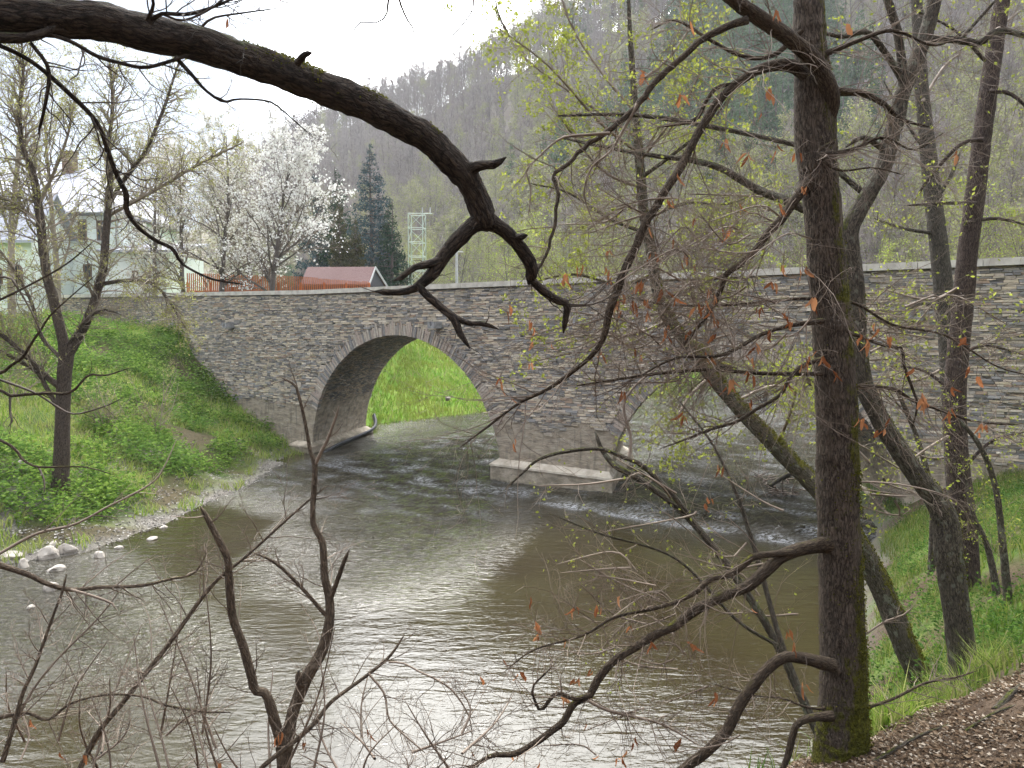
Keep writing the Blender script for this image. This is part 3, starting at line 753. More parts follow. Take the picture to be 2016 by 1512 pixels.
# arch rings, stone by stone
rr = random.Random(3)
for c, r, zc in ARCH:
    for side in (0, 1):
        tlow = math.asin((2.15 - zc) / r); mb = MB(); t = tlow
        while t < PI - tlow - 1e-6:
            dt = rr.uniform(0.035, 0.11) / r
            t1 = min(t + dt, PI - tlow); lo, hi = r - 0.004 + rr.uniform(-.015, .012), r + rr.uniform(0.34, 0.7); pro = rr.uniform(0.006, 0.05)
            ta, tb = t + 0.012 / r, t1 - 0.006 / r
            pts = []
            for rad in (lo, hi):
                for ang in (ta, tb):
                    pts.append((c - rad * math.cos(ang), zc + rad * math.sin(ang)))
            y0, y1 = (-pro, 0.15) if side == 0 else (BY + pro, BY - 0.15)
            ox = 0 if side == 0 else BX
            A = [(x + ox, y0, z) for x, z in (pts[0], pts[1], pts[3], pts[2])]; B = [(x + ox, y1, z) for x, z in (pts[0], pts[1], pts[3], pts[2])]
            if side == 0: mb.hexa(A + B)
            else: mb.hexa(B + A)
            t = t1
        bpart('arch_ring', mb.mesh('arch_ring', M['ring']))
# coping slabs
for q0, q1, sgn in ((0, WT, -1), (1 - WT, 1, 1)):
    mb = MB(); s = S0
    while s < S1:
        L = rr.uniform(1.1, 1.7); e = min(s + L, S1); j = rr.uniform(-0.008, 0.008)
        a, b = s + 0.006, e - 0.006
        ya, yb = q0 * BY - 0.09 + j, q1 * BY + 0.09 + j
        ox = BX * q0
        za, zb2 = ztop(a) + 0.003, ztop(b) + 0.003
        mb.hexa([(a + ox, ya, za), (b + ox, ya, zb2), (b + ox, yb, zb2), (a + ox, yb, za), (a + ox, ya + 0.02, za + 0.19), (b + ox, ya + 0.02, zb2 + 0.19), (b + ox, yb, zb2 + 0.21), (a + ox, yb, za + 0.21)])
        s = e
    bpart('coping', mb.mesh('coping', M['coping']))
# pier plinth: stepped block with a sloped pale ledge
def plinth(name, s0, s1, zt, out):
    mb = MB()
    def ringpts(o, z):
        return [(s0 - o - 0.0, -o, z), (s1 + o, -o, z), (s1 + o + BX, BY + o, z), (s0 - o + BX, BY + o, z)]
    mb.hexa(ringpts(out, -1.5) + ringpts(out, zt))
    o = bpart(name, mb.mesh(name, M['plinth']))
    mb = MB()
    mb.hexa(ringpts(out + 0.04, zt + 0.003) + ringpts(out + 0.02, zt + 0.07))
    mb.hexa(ringpts(out + 0.0, zt + 0.073) + ringpts(0.02, zt + 0.24))
    l = bpy.data.objects.new('ledge', mb.mesh('ledge', M['ledge'] if name == 'plinth' else M['plinth'])); COL.objects.link(l); l.parent = o
    return o
plinth('plinth', 10.8, 15.4, 0.72, 0.28)
plinth('footing', -1.0, 0.0, 0.42, 0.28)
plinth('footing', 24.6, 27.0, 0.6, 0.28)
# drain spouts
for px, py in ((460, 640), (865, 640), (1150, 632), (1802, 622)):
    k = (px - CX) / F; t = (k * P0[1] - P0[0]) / (FD[0] - k * FD[1]); y = P0[1] + FD[1] * t
    z = P(px, py, y)[2]
    mb = MB()
    w, h, l = 0.17, 0.13, 0.5
    mb.hexa([(t - w, -l, z - h), (t - w * .4, -l, z - h), (t - w * .4, 0.1, z - h), (t - w, 0.1, z - h), (t - w, -l, z + h), (t - w * .4, -l, z + h), (t - w * .4, 0.1, z + h), (t - w, 0.1, z + h)])
    mb.hexa([(t + w * .4, -l, z - h), (t + w, -l, z - h), (t + w, 0.1, z - h), (t + w * .4, 0.1, z - h), (t + w * .4, -l, z + h), (t + w, -l, z + h), (t + w, 0.1, z + h), (t + w * .4, 0.1, z + h)])
    mb.hexa([(t - w * .38, -l + .02, z - h), (t + w * .38, -l + .02, z - h), (t + w * .38, 0.1, z - h), (t - w * .38, 0.1, z - h), (t - w * .38, -l + .02, z - h * .3), (t + w * .38, -l + .02, z - h * .3), (t + w * .38, 0.1, z), (t - w * .38, 0.1, z)])
    bpart('drain_spout', mb.mesh('drain_spout', M['spout']))
# road on the deck
mb = MB()
for a, b in zip(np.arange(S0 - 20, S1, 4.0), np.arange(S0 - 16, S1 + 4, 4.0)):
    mb.poly([bl(a, WT + .01, ztop(a) - 0.94), bl(b, WT + .01, ztop(b) - 0.94), bl(b, 1 - WT - .01, ztop(b) - 0.94), bl(a, 1 - WT - .01, ztop(a) - 0.94)])
road = link('road', mb.mesh('road', M['asphalt']), kind='structure')
road.location = bridge.location; road.rotation_euler = bridge.rotation_euler
# black pipe along the left abutment
tb = Tubes()
def w3(s, q, dy, z):
    x, y, _ = bl(s, q, z); y += dy
    return np.array((P0[0] + FD[0] * x + ND[0] * y, P0[1] + FD[1] * x + ND[1] * y, z))
for dz, o in ((0.12, 0.42), (0.2, 0.5)):
    pts = catmull([w3(o, -0.05, 0, 0.05), w3(o, 0.3, 0, 0.1 + dz), w3(o, 0.7, 0, 0.2 + dz), w3(o + .05, 1.0, 0, 0.35 + dz), w3(o - .1, 1.12, 0, 0.6 + dz), w3(o - .5, 1.2, 0, 0.95 + dz)], 28)
    tb.add(pts, np.full(28, 0.07), 8)
link('drain_pipe', tb.mesh('drain_pipe', M['pipe']), label='black twin pipe lying along the foot of the left arch', cat='pipe')
# ------------------------------------------------------------------ camera, sky, sun
cam = bpy.data.cameras.new('camera'); co = bpy.data.objects.new('camera', cam); COL.objects.link(co)
cam.sensor_width = 36; cam.lens = 36 * F / 2016; cam.clip_start = 0.05; cam.clip_end = 3000
co.location = (0, 0, HCAM); co.rotation_euler = (PI / 2 - TH, 0, 0); scene.camera = co
w = bpy.data.worlds.new('World'); scene.world = w; w.use_nodes = True
g = NT(w.node_tree); w.node_tree.nodes.clear()
SUN_EL, SUN_AZ = math.radians(47), math.radians(-8)
sd = (math.sin(SUN_AZ) * math.cos(SUN_EL), math.cos(SUN_AZ) * math.cos(SUN_EL), math.sin(SUN_EL))
sky = g.n('ShaderNodeTexSky'); sky.sky_type = 'NISHITA'; sky.sun_disc = False; sky.sun_elevation = SUN_EL; sky.sun_rotation = SUN_AZ
tc = g.n('ShaderNodeTexCoord'); d = tc.outputs['Generated']
dt = g.n('ShaderNodeVectorMath'); dt.operation = 'DOT_PRODUCT'; g.l(d, dt.inputs[0]); dt.inputs[1].default_value = sd
glow = g.math('POWER', g.math('MAXIMUM', dt.outputs['Value'], 0.0), 5.0)
n = g.noise(g.map(d, (1.6, 1.6, 4.2), (0.3, 0.1, 0.2)), 1.6, 6, 0.58, 0.3)
sx = g.n('ShaderNodeSeparateXYZ'); g.l(d, sx.inputs[0])
leftness = g.math('MULTIPLY', g.step(sx.outputs['X'], -0.12, -0.36), g.step(sx.outputs['Z'], 0.6, 0.36))
cl = g.ramp(n, [(0.3, (8.5, 10.5, 14.5)), (0.55, (19, 20, 22)), (0.75, (25, 25.2, 26))])
cl = g.mix(glow, cl, (125, 124, 121))
cl = g.mix(g.math('MULTIPLY', leftness, 0.95), cl, g.ramp(n, [(0.4, (2.2, 3.1, 4.8)), (0.52, (3.4, 4.5, 6.2)), (0.64, (4.3, 5.1, 6.5))]))
cov = g.math('MAXIMUM', g.step(n, 0.2, 0.45), 0.75)
bg = g.n('ShaderNodeBackground'); g.l(g.mix(cov, sky.outputs[0], cl), bg.inputs['Color']); bg.inputs['Strength'].default_value = 0.1
wo = g.n('ShaderNodeOutputWorld'); g.l(bg.outputs[0], wo.inputs['Surface'])
L = bpy.data.lights.new('sun', 'SUN'); L.energy = 2.0; L.angle = math.radians(10); L.color = (1, 0.96, 0.9)
lo = bpy.data.objects.new('sun', L); COL.objects.link(lo)
lo.rotation_euler = Vector((-sd[0], -sd[1], -sd[2])).to_track_quat('-Z', 'Y').to_euler()
scene.view_settings.view_transform = 'Standard'; scene.view_settings.look = 'None'
scene.view_settings.exposure = EXPOSURE; scene.view_settings.gamma = 1
scene.cycles.max_bounces = 6; scene.cycles.diffuse_bounces = 2; scene.cycles.glossy_bounces = 2; scene.cycles.transmission_bounces = 3
scene.cycles.caustics_reflective = False; scene.cycles.caustics_refractive = False
scene.cycles.sample_clamp_indirect = 6.0

# ------------------------------------------------------------------ buildings behind the bridge
def at_px(px, d): return (px - CX) / F * d
def zpx(py, d): return float(P(CX, py, d)[2])

house = empty('house', (-38, 60, 6.5), label='mint green house with grey roof behind the trees at the left end of the bridge', cat='house')
def hpart(name, mb, mats, parent=house, **kw): return link(name, mb.mesh(name, mats), parent, **kw)
def hip_roof(mb, x0, x1, y0, y1, z, h, o=0.6):
    x0 -= o; x1 += o; y0 -= o; y1 += o; ins = (y1 - y0) / 2; cy = (y0 + y1) / 2
    a, b = (x0 + ins, cy, z + h), (x1 - ins, cy, z + h)
    c = [(x0, y0, z), (x1, y0, z), (x1, y1, z), (x0, y1, z)]
    mb.poly([c[0], c[1], b, a]); mb.poly([c[2], c[3], a, b]); mb.poly([c[1], c[2], b]); mb.poly([c[3], c[0], a])
    mb.box(x0, x1, y0, y1, z - 0.22, z - 0.003)
zE = zpx(418, 60)
mb = MB(); mb.box(-52, -30.6, 60, 71, 3, zE - 0.25); hpart('wall', mb, M['mint'])
mb = MB(); hip_roof(mb, -52, -30.6, 60, 71, zE, 4.6); hpart('roof', mb, M['roof_grey'])
mb = MB(); mb.box(-37.5, -36.6, 64.6, 65.4, zE + 2.2, zE + 5.6); mb.box(-37.6, -36.5, 64.5, 65.5, zE + 5.603, zE + 5.75); hpart('chimney', mb, M['frame'])
tb = Tubes(); tb.add(np.array([(-52.6, 59.3, zE - .1), (-40, 59.3, zE - .12), (-30.0, 59.3, zE - .1)]), np.full(3, .08), 8); tb.add(np.array([(-30.4, 59.3, zE - .1), (-30.75, 59.85, zE - .9), (-30.8, 59.9, 12)]), np.full(3, .05), 8); tb.add(np.array([(-30.8, 59.9, 12), (-30.8, 59.9, 9), (-30.8, 59.9, 6)]), np.full(3, .05), 8); link('gutter', tb.mesh('gutter', M['concrete']), house)
# wing standing forward, gable roof with its ridge across
xw = at_px(72, 55)
mb = MB(); mb.box(-54, xw, 55, 59.99, 3, zpx(470, 55)); 
zw = zpx(470, 55); zr = zpx(372, 55)
mb.poly([(xw, 55, zw + .002), (xw, 59.99, zw + .002), (xw, 57.5, zr - 0.1)])
hpart('wing_wall', mb, M['mint'])
mb = MB()
for sgn, ya, in ((1, 54.4), (-1, 60.6)):
    p = [(-54.5, ya, zw - 0.35), (xw + 0.5, ya, zw - 0.35), (xw + 0.5, 57.5, zr), (-54.5, 57.5, zr)]
    q = [(x, y, z + 0.2) for x, y, z in p]
    mb.hexa((p + q) if sgn == 1 else (p[::-1] + q[::-1]))
hpart('wing_roof', mb, M['roof_grey'])
# low annexe on the right
xa0, xa1 = -30.55, at_px(332, 57); za = zpx(498, 57)
mb = MB(); mb.box(xa0, xa1, 57, 64, 4, za); hpart('annexe_wall', mb, M['white_wall'])
mb = MB(); mb.hexa([(xa0 - .0, 56.5, za + .004), (xa1 + .4, 56.5, za + .004), (xa1 + .4, 64.4, za + 1.3), (xa0 - .0, 64.4, za + 1.3), (xa0, 56.5, za + .2), (xa1 + .4, 56.5, za + .2), (xa1 + .4, 64.4, za + 1.5), (xa0, 64.4, za + 1.5)]); hpart('annexe_roof', mb, M['roof_grey'])
def window(px0, px1, py0, py1, y, sill=True, arch=False):
    x0, x1, z1, z0 = at_px(px0, y), at_px(px1, y), zpx(py0, y), zpx(py1, y)
    mb = MB()
    t = 0.09
    mb.box(x0, x0 + t, y - .05, y + .05, z0, z1); mb.box(x1 - t, x1, y - .05, y + .05, z0, z1)
    mb.box(x0 + t, x1 - t, y - .05, y + .05, z0, z0 + t); mb.box(x0 + t, x1 - t, y - .05, y + .05, z1 - t, z1)
    xm = (x0 + x1) / 2; mb.box(xm - .03, xm + .03, y - .045, y + .04, z0 + t, z1 - t)
    if arch:
        n = 10
        for k in range(n):
            a, b = PI * k / n, PI * (k + 1) / n; r = (x1 - x0) / 2
            mb.hexa([(xm - r * math.cos(a), y - .05, z1 + r * math.sin(a)), (xm - r * math.cos(b), y - .05, z1 + r * math.sin(b)), (xm - r * math.cos(b), y + .05, z1 + r * math.sin(b)), (xm - r * math.cos(a), y + .05, z1 + r * math.sin(a)),
                     (xm - r * .85 * math.cos(a), y - .05, z1 + r * .85 * math.sin(a)), (xm - r * .85 * math.cos(b), y - .05, z1 + r * .85 * math.sin(b)), (xm - r * .85 * math.cos(b), y + .05, z1 + r * .85 * math.sin(b)), (xm - r * .85 * math.cos(a), y + .05, z1 + r * .85 * math.sin(a))])
    f = hpart('window', mb, M['frame'])
    mb = MB(); mb.poly([(x0 + .02, y - .012, z0 + .02), (x1 - .02, y - .012, z0 + .02), (x1 - .02, y - .012, z1 - .02), (x0 + .02, y - .012, z1 - .02)])
    if arch:
        mb.poly([(xm - (x1 - x0) / 2 * .97 * math.cos(PI * k / 10), y - .012, z1 + (x1 - x0) / 2 * .97 * math.sin(PI * k / 10)) for k in range(10, -1, -1)])
    link('pane', mb.mesh('pane', M['glass'])).parent = f
    if sill:
        mb = MB(); mb.box(x0 - .12, x1 + .12, y - .16, y - .001, z0 - .12, z0 - .004)
        s = link('sill', mb.mesh('sill', M['concrete'])); s.parent = f
for a in ((105, 123, 430, 470), (164, 180, 432, 474), (200, 216, 434, 474)): window(*a, 59.95)
window(172, 187, 520, 547, 59.95); window(100, 114, 524, 552, 59.95)
window(28, 52, 532, 560, 54.95, True, True); window(0, 12, 532, 560, 54.95, True, True)
for a in ((266, 277, 533, 548), (291, 303, 533, 548)): window(*a, 56.95)
# low white wall at the very left, by the bank
mb = MB(); y = 47
mb.box(-60, at_px(82, y), y, y + .35, 3.5, zpx(598, y)); mb.box(-60, at_px(82, y) + .06, y - .06, y + .41, zpx(598, y) + .003, zpx(598, y) + .12)
link('garden_wall', mb.mesh('garden_wall', M['white_wall']), label='low white garden wall below the mint green house', cat='wall')
# orange fence
fy = 50.0; x0, x1 = at_px(372, fy), at_px(728, fy)
fence = empty('picket_fence', (x0, fy, 7), label='orange stained wooden picket fence behind the bridge parapet', cat='fence')
n = int((x1 - x0) / 0.13); 
mb = MB(); mr = MB(); mp = []
for i in range(n):
    x = x0 + i * 0.13; f = i / n; top = zpx(540 + 16 * f ** 2, fy) + rr.uniform(-.015, .015); bot = 6.6
    if (i // 22) % 2 == 0: top += .06
    mb.hexa([(x, fy - .012, bot), (x + .105, fy - .012, bot), (x + .105, fy + .012, bot), (x, fy + .012, bot), (x + .02, fy - .012, top), (x + .085, fy - .012, top), (x + .085, fy + .012, top), (x + .02, fy + .012, top)])
link('pickets', mb.mesh('pickets', M['fence']), fence)
for dz in (0.25, 1.2):
    mr.box(x0, x1, fy + .014, fy + .06, zpx(566, fy) - dz - .05, zpx(566, fy) - dz + .05)
link('rails', mr.mesh('rails', M['fence']), fence)
for i in range(9):
    x = x0 + (x1 - x0) * i / 8; mb = MB(); mb.box(x - .06, x + .06, fy + .062, fy + .18, 6, zpx(556, fy)); link('post', mb.mesh('post', M['fence']), fence)
# shed
sy = 54.0
shed = empty('shed', (at_px(680, sy), sy, 7), label='small shed with red tiled roof and dark gable behind the orange fence', cat='shed')
zr_, ze_ = zpx(528, sy + 1.6), zpx(562, sy)
xa, xb, xc = at_px(594, sy), at_px(742, sy), at_px(744, sy)
ra, rb = at_px(608, sy + 1.6), at_px(741, sy + 1.6)
mb = MB(); mb.box(xa + .3, xb - .25, sy + .25, sy + 3.2, 5.5, ze_ - .03)
link('wall', mb.mesh('wall', M['dark_wood']), shed)
mb = MB(); 
# ridge runs a little away to the right so that the dark gable shows
A0, A1 = (xa, sy, ze_), (at_px(728, sy - .2), sy - .2, ze_)
R0, R1 = (ra, sy + 1.7, zr_), (rb, sy + 1.5, zr_)
B0, B1 = (xa + .5, sy + 3.4, ze_), (at_px(764, sy + 3.0), sy + 3.0, ze_)
def slab(p, q, r, s_, t=.1): mb.hexa([p, q, r, s_] + [(x, y, z + t) for x, y, z in (p, q, r, s_)])
slab(A0, A1, R1, R0); slab(R0, R1, B1, B0)
link('roof', mb.mesh('roof', M['roof_red']), shed)
mb = MB(); mb.poly([(A1[0] - .12, A1[1], A1[2] - .0), (B1[0] - .12, B1[1], B1[2]), (R1[0] - .1, R1[1], R1[2])]); mb.poly([(A1[0] - .12, A1[1], A1[2] - 3), (B1[0] - .12, B1[1], B1[2] - 3), (B1[0] - .12, B1[1], B1[2] - .003), (A1[0] - .12, A1[1], A1[2] - .003)])
link('gable', mb.mesh('gable', M['dark_wood']), shed)
mb = MB()
for p, q in ((A1, R1), (R1, B1)):
    mb.hexa([(p[0] + .02, p[1] - .05, p[2] - .05), (q[0] + .02, q[1] - .05, q[2] - .05), (q[0] + .07, q[1], q[2] - .05), (p[0] + .07, p[1], p[2] - .05), (p[0] + .02, p[1] - .05, p[2] + .13), (q[0] + .02, q[1] - .05, q[2] + .13), (q[0] + .07, q[1], q[2] + .13), (p[0] + .07, p[1], p[2] + .13)])
link('barge_board', mb.mesh('barge_board', M['concrete']), shed)
# lattice pylon
py_ = 60.0; pyl = empty('lattice_pylon', (at_px(822, py_), py_, 6.5), label='pale green lattice steel pylon standing behind the bridge beside the dark spruces', cat='pylon')
xl, xr = at_px(806, py_), at_px(834, py_); zt = zpx(420, py_); zb_ = 5.0; dy = 1.1
legs = [(xl, py_), (xr, py_), (xr + .12, py_ + dy), (xl + .12, py_ + dy)]
def bar(tb, a, b, r, k=4): tb.add(np.array([a, (np.array(a) + np.array(b)) / 2, b]), np.full(3, r), k)
for x, y in legs:
    tb = Tubes(); bar(tb, (x, y, zb_), (x, y, zt), .035, 6); link('leg', tb.mesh('leg', M['pylon']), pyl)
tb = Tubes(); lev = np.linspace(zt, zb_, 10)
for i in range(9):
    for j in range(4):
        a, b = legs[j], legs[(j + 1) % 4]
        bar(tb, (*a, lev[i]), (*b, lev[i]), .025)
        bar(tb, (*(a if i % 2 else b), lev[i]), (*(b if i % 2 else a), lev[i + 1]), .018)
link('lattice', tb.mesh('lattice', M['pylon']), pyl)
for x in (xr - .0, xr + .6):
    tb = Tubes(); bar(tb, (x, py_, zt), (x, py_, zt + .45), .05, 8); link('insulator', tb.mesh('insulator', M['concrete']), pyl)
tb = Tubes(); bar(tb, (xr, py_, zt - .02), (xr + .75, py_, zt - .02), .03); link('arm', tb.mesh('arm', M['pylon']), pyl)
# utility pole and line
uy = 58.0; up = empty('utility_pole', (at_px(900, uy), uy, 6), label='slim pale concrete pole standing behind the bridge parapet', cat='pole')
x = at_px(900, uy); tb = Tubes(); tb.add(np.array([(x, uy, 4), (x, uy, 7), (x, uy, zpx(492, uy))]), np.array([.13, .12, .1]), 10)
link('shaft', tb.mesh('shaft', M['concrete']), up)
tb = Tubes(); bar(tb, (x - .5, uy, zpx(496, uy)), (x + .5, uy, zpx(496, uy)), .04); link('crossarm', tb.mesh('crossarm', M['concrete']), up)
tb = Tubes()
for a, b in (((xr, py_, zpx(452, py_)), (x, uy, zpx(494, uy))), ((xr, py_, zpx(452, py_)), (30, 66, 15))):
    a, b = np.array(a), np.array(b); t = np.linspace(0, 1, 14)[:, None]; q = a + (b - a) * t; q[:, 2] -= 0.5 * np.sin(PI * t[:, 0]); tb.add(q, np.full(14, .012), 3)
link('power_line', tb.mesh('power_line', M['wire']), label='thin dark cable strung from the lattice pylon', cat='cable')

# ------------------------------------------------------------------ whole trees, made once and copied
def make_tree(h, r0, crown, rng, nb=16, sub=(8, 6), start=0.25, up=0.05, ang=(0.5, 1.0), rmin=0.006, npts=6, lean=0.05, shape=1.0, twigend=0.4):
    tr, cr, tips = Tubes(), Tubes(), []
    pts, rad = grow((0, 0, -0.4), (rng.normal() * lean, rng.normal() * lean, 1), h * 1.0, r0, 12, 0.045, rng, 0.04, 0.08)
    tr.add(pts, rad, 8)
    for i in range(nb):
        t = start + (0.97 - start) * (i + rng.random()) / nb
        p, tg, r = at(pts, rad, t)
        a = rng.uniform(*ang); q = rand_perp(tg, rng); d = tg * math.cos(a) + q * math.sin(a)
        f = (t - start) / (1 - start)
        L = crown * (0.35 + shape * (1 - f) ** 0.8 * min(1, 0.5 + f * 3)) * rng.uniform(0.75, 1.2)
        bp, br = grow(p, d, L, max(r * 0.5, rmin * 1.5), 8, 0.13, rng, up, 0.2)
        tr.add(bp, br, 5)
        sprout(cr, bp, br, rng, sub[0], L * 0.5, 2 if sub[1] else 1, 0.15, 0.16, up * 0.5, (0.4, 1.0), 0.6, 0.05, rmin, 5, tips, 3, 0.2, (sub[1], 3))
    return tr, cr, tips

def tree_proto(name, tr, cr, tips, barkm, twigm, rng, leaf=None, single=False):
    """(mesh data for trunk, crown twigs, foliage)"""
    parts = [('trunk', tr.mesh(name + '_trunk', barkm)), ('twigs', cr.mesh(name + '_twigs', twigm))]
    if leaf:
        mat, per, size, spread, kw = leaf
        lv = Leaves(); leaf_on(tips, lv, rng, per, size, spread, 2)
        parts.append(('foliage', lv.mesh(name + '_foliage', mat, rng, **kw)))
    return parts

def place(name, parts, x, y, rot, sc, z=None, **kw):
    r = empty(name, (x, y, (gz(x, y) if z is None else z) - 0.1), **kw)
    r.rotation_euler = (0, 0, rot); r.scale = (sc, sc, sc)
    for n, me in parts:
        o = bpy.data.objects.new(n, me); COL.objects.link(o); o.parent = r
    return r

def joined(name, parts):
    """far trees: trunk, twigs and leaves too small to part, one mesh"""
    V, Fi, Sz, Mi, mats, base = [], [], [], [], [], 0
    for k, (n, me) in enumerate(parts):
        v = np.empty(len(me.vertices) * 3, np.float32); me.vertices.foreach_get('co', v)
        f = np.empty(len(me.loops), np.int32); me.loops.foreach_get('vertex_index', f)
        s = np.empty(len(me.polygons), np.int32); me.polygons.foreach_get('loop_total', s)
        V.append(v.reshape(-1, 3)); Fi.append(f + base); Sz.append(s); Mi.append(np.full(len(s), k)); mats.append(me.materials[0]); base += len(me.vertices)
    me = np_mesh(name, np.vstack(V), np.concatenate(Fi), np.concatenate(Sz), mats, False, np.concatenate(Mi))
    set_attr(me, 'bark', np.vstack(V), 'FLOAT_VECTOR')
    return me

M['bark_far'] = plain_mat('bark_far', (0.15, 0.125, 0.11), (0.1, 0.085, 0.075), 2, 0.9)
M['bark_mid'] = plain_mat('bark_mid', (0.12, 0.1, 0.085), (0.07, 0.058, 0.048), 3, 0.9, bump=0.4)
rngt = np.random.default_rng(5)
BARE, LEAFY, MIX = [], [], []
for k in range(4):
    a = make_tree(rngt.uniform(12, 15), 0.16, 3.4, rngt, 22, (8, 6), 0.25, 0.08, (0.35, 0.85), 0.026)
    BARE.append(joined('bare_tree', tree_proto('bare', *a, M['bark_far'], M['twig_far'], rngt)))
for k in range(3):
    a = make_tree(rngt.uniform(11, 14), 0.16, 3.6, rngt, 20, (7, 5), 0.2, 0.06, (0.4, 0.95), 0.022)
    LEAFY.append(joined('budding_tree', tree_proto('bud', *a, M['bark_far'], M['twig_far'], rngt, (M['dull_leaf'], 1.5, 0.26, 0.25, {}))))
def conifer(h, r, rng, mat, n=26, per=26, size=0.5, droop=-0.25, barkm=None):
    tr, lv = Tubes(), Leaves()
    pts, rad = grow((0, 0, -0.4), (0, 0, 1), h + .4, h * 0.014 + .05, 10, 0.01, rng, 0.02, 0.1); tr.add(pts, rad, 7)
    tri = []
    for i in range(n):
        f = (i + rng.random()) / n; z = h * (0.06 + 0.93 * f)
        L = r * (1 - f) ** 0.85 * rng.uniform(0.75, 1.15) + 0.15
        for j in range(7 if f < 0.8 else 5):
            a = rng.uniform(0, 2 * PI); d = np.array((math.cos(a), math.sin(a), 0))
            bp, br = grow((0, 0, z), d + np.array((0, 0, droop + 0.5 * f)), L, 0.03, 5, 0.08, rng, 0.05, 0.2)
            tr.add(bp, br, 3)
            m = max(int(per * L / r), 4)
            for _ in range(m):
                t = rng.uniform(0.12, 1) ** 0.8; p, tg, _ = at(bp, br, t)
                w_ = L * 0.22 * (1.1 - t) + 0.06
                lv.add(p + np.cross(d, (0, 0, 1)) * rng.normal() * w_ + np.array((0, 0, -abs(rng.normal()) * 0.12)), size * rng.uniform(0.6, 1.2) * (0.5 + 0.5 * (1 - f)))
    return [('trunk', tr.mesh('conifer_trunk', barkm or M['bark_mid'])), ('foliage', lv.mesh('conifer_foliage', mat, rng, aspect=0.35, down=0.35))]
PINE = [joined('conifer', conifer(rngt.uniform(12, 15), 2.3, rngt, M['pine_far'], 20, 12, 0.8)) for _ in range(2)]

# the hillside wood: the nearest of each kind one by one, all the rest as one wood
rngh = np.random.default_rng(21)
KINDS = {'b': (BARE, 'bare_tree', 'grey leafless tree on the wooded hillside beyond the bridge', 'leafless trees on the hillside', (.75, 1.2)),
         'l': (LEAFY, 'budding_tree', 'tree with pale spring buds on the wooded hillside', 'budding trees on the hillside', (.7, 1.1)),
         'p': (PINE, 'conifer', 'dark green conifer among the bare trees on the hillside', 'conifers on the hillside', (.75, 1.15))}
def spread_points(n, gap):
    cells, out = {}, []
    for _ in range(n):
        u = rngh.uniform(440, 2120); dt_, dr_ = np.interp(u, UH, DT), np.interp(u, UH, DR)
        y = math.sqrt(rngh.uniform(dt_ ** 2, (dr_ * 1.04) ** 2)); x = (u - CX) / F * y
        c = (int(x // gap), int(y // gap)); ok = True
        for i in (-1, 0, 1):
            for j in (-1, 0, 1):
                for (a, b_) in cells.get((c[0] + i, c[1] + j), ()):
                    if (a - x) ** 2 + (b_ - y) ** 2 < gap * gap: ok = False
        if ok: cells.setdefault(c, []).append((x, y)); out.append((x, y, u, (y - dt_) / (dr_ - dt_)))
    return out
pts_ = spread_points(26000, 2.9)
for u_ in np.arange(430, 1500, 4.2):
    dr_ = np.interp(u_, UH, DR); y_ = dr_ * rngh.uniform(.93, 1.01); pts_.append(((u_ - CX) / F * y_, y_, u_, .9))
pts_ = sorted(pts_, key=lambda q: q[1])
PX = np.array([p[0] for p in pts_]); PY = np.array([p[1] for p in pts_]); PZ = terrain(PX, PY)[0]
CLN = vnoise(PX * .022, PY * .022, 77)
cnt = dict(b=0, l=0, p=0); rest = []
for (x, y, u, f), z, cl in zip(pts_, PZ, CLN):
    if (cl > .7 and f > .3) or (f > .93 and rngh.random() < .03) or (u > 1110 and u < 1300 and f > .8 and rngh.random() < .3): k = 'p'
    elif f < .38 and rngh.random() < .6 or (u > 1000 and rngh.random() < .36) or rngh.random() < .1: k = 'l'
    else: k = 'b'
    mes, nm, lab, grp, sr = KINDS[k]; sc = rngh.uniform(*sr); rot = rngh.uniform(0, 6.28); i = rngh.integers(len(mes))
    if cnt[k] < 280:
        o = link(nm, mes[i], label=lab, cat='tree', group=grp)
        o.location = (x, y, z - .2); o.rotation_euler = (0, 0, rot); o.scale = (sc, sc, sc * rngh.uniform(.9, 1.15)); cnt[k] += 1
    else:
        rest.append((x, y, z - .2, rot, sc, dict(b=0, l=4, p=7)[k] + i))
print('hill trees', cnt, 'rest', len(rest))
src = bpy.data.collections.new('wood_sources')
for n_, me_ in enumerate(BARE + LEAFY + PINE):
    src.objects.link(bpy.data.objects.new('kind_%02d' % n_, me_))
rest = np.array(rest)
pm = bpy.data.meshes.new('hillside_wood'); pm.vertices.add(len(rest)); pm.vertices.foreach_set('co', rest[:, :3].astype(np.float32).ravel())
set_attr(pm, 'turn', rest[:, 3]); set_attr(pm, 'size', rest[:, 4]); set_attr(pm, 'which', rest[:, 5])
wood = link('hillside_wood', pm, kind='stuff', label='mixed leafless and budding wood covering the hillside')
ng = bpy.data.node_groups.new('plant_wood', 'GeometryNodeTree')
ng.interface.new_socket('Geometry', in_out='INPUT', socket_type='NodeSocketGeometry'); ng.interface.new_socket('Geometry', in_out='OUTPUT', socket_type='NodeSocketGeometry')
gi, go = ng.nodes.new('NodeGroupInput'), ng.nodes.new('NodeGroupOutput')
iop = ng.nodes.new('GeometryNodeInstanceOnPoints'); ci = ng.nodes.new('GeometryNodeCollectionInfo'); ci.inputs[0].default_value = src
ci.inputs['Separate Children'].default_value = True; ci.inputs['Reset Children'].default_value = True
def na(nm, t='FLOAT'):
    q = ng.nodes.new('GeometryNodeInputNamedAttribute'); q.data_type = t; q.inputs[0].default_value = nm; return q.outputs[0]
cx_ = ng.nodes.new('ShaderNodeCombineXYZ'); ng.links.new(na('turn'), cx_.inputs[2])
fi = ng.nodes.new('FunctionNodeFloatToInt'); ng.links.new(na('which'), fi.inputs[0])
iop.inputs['Pick Instance'].default_value = True
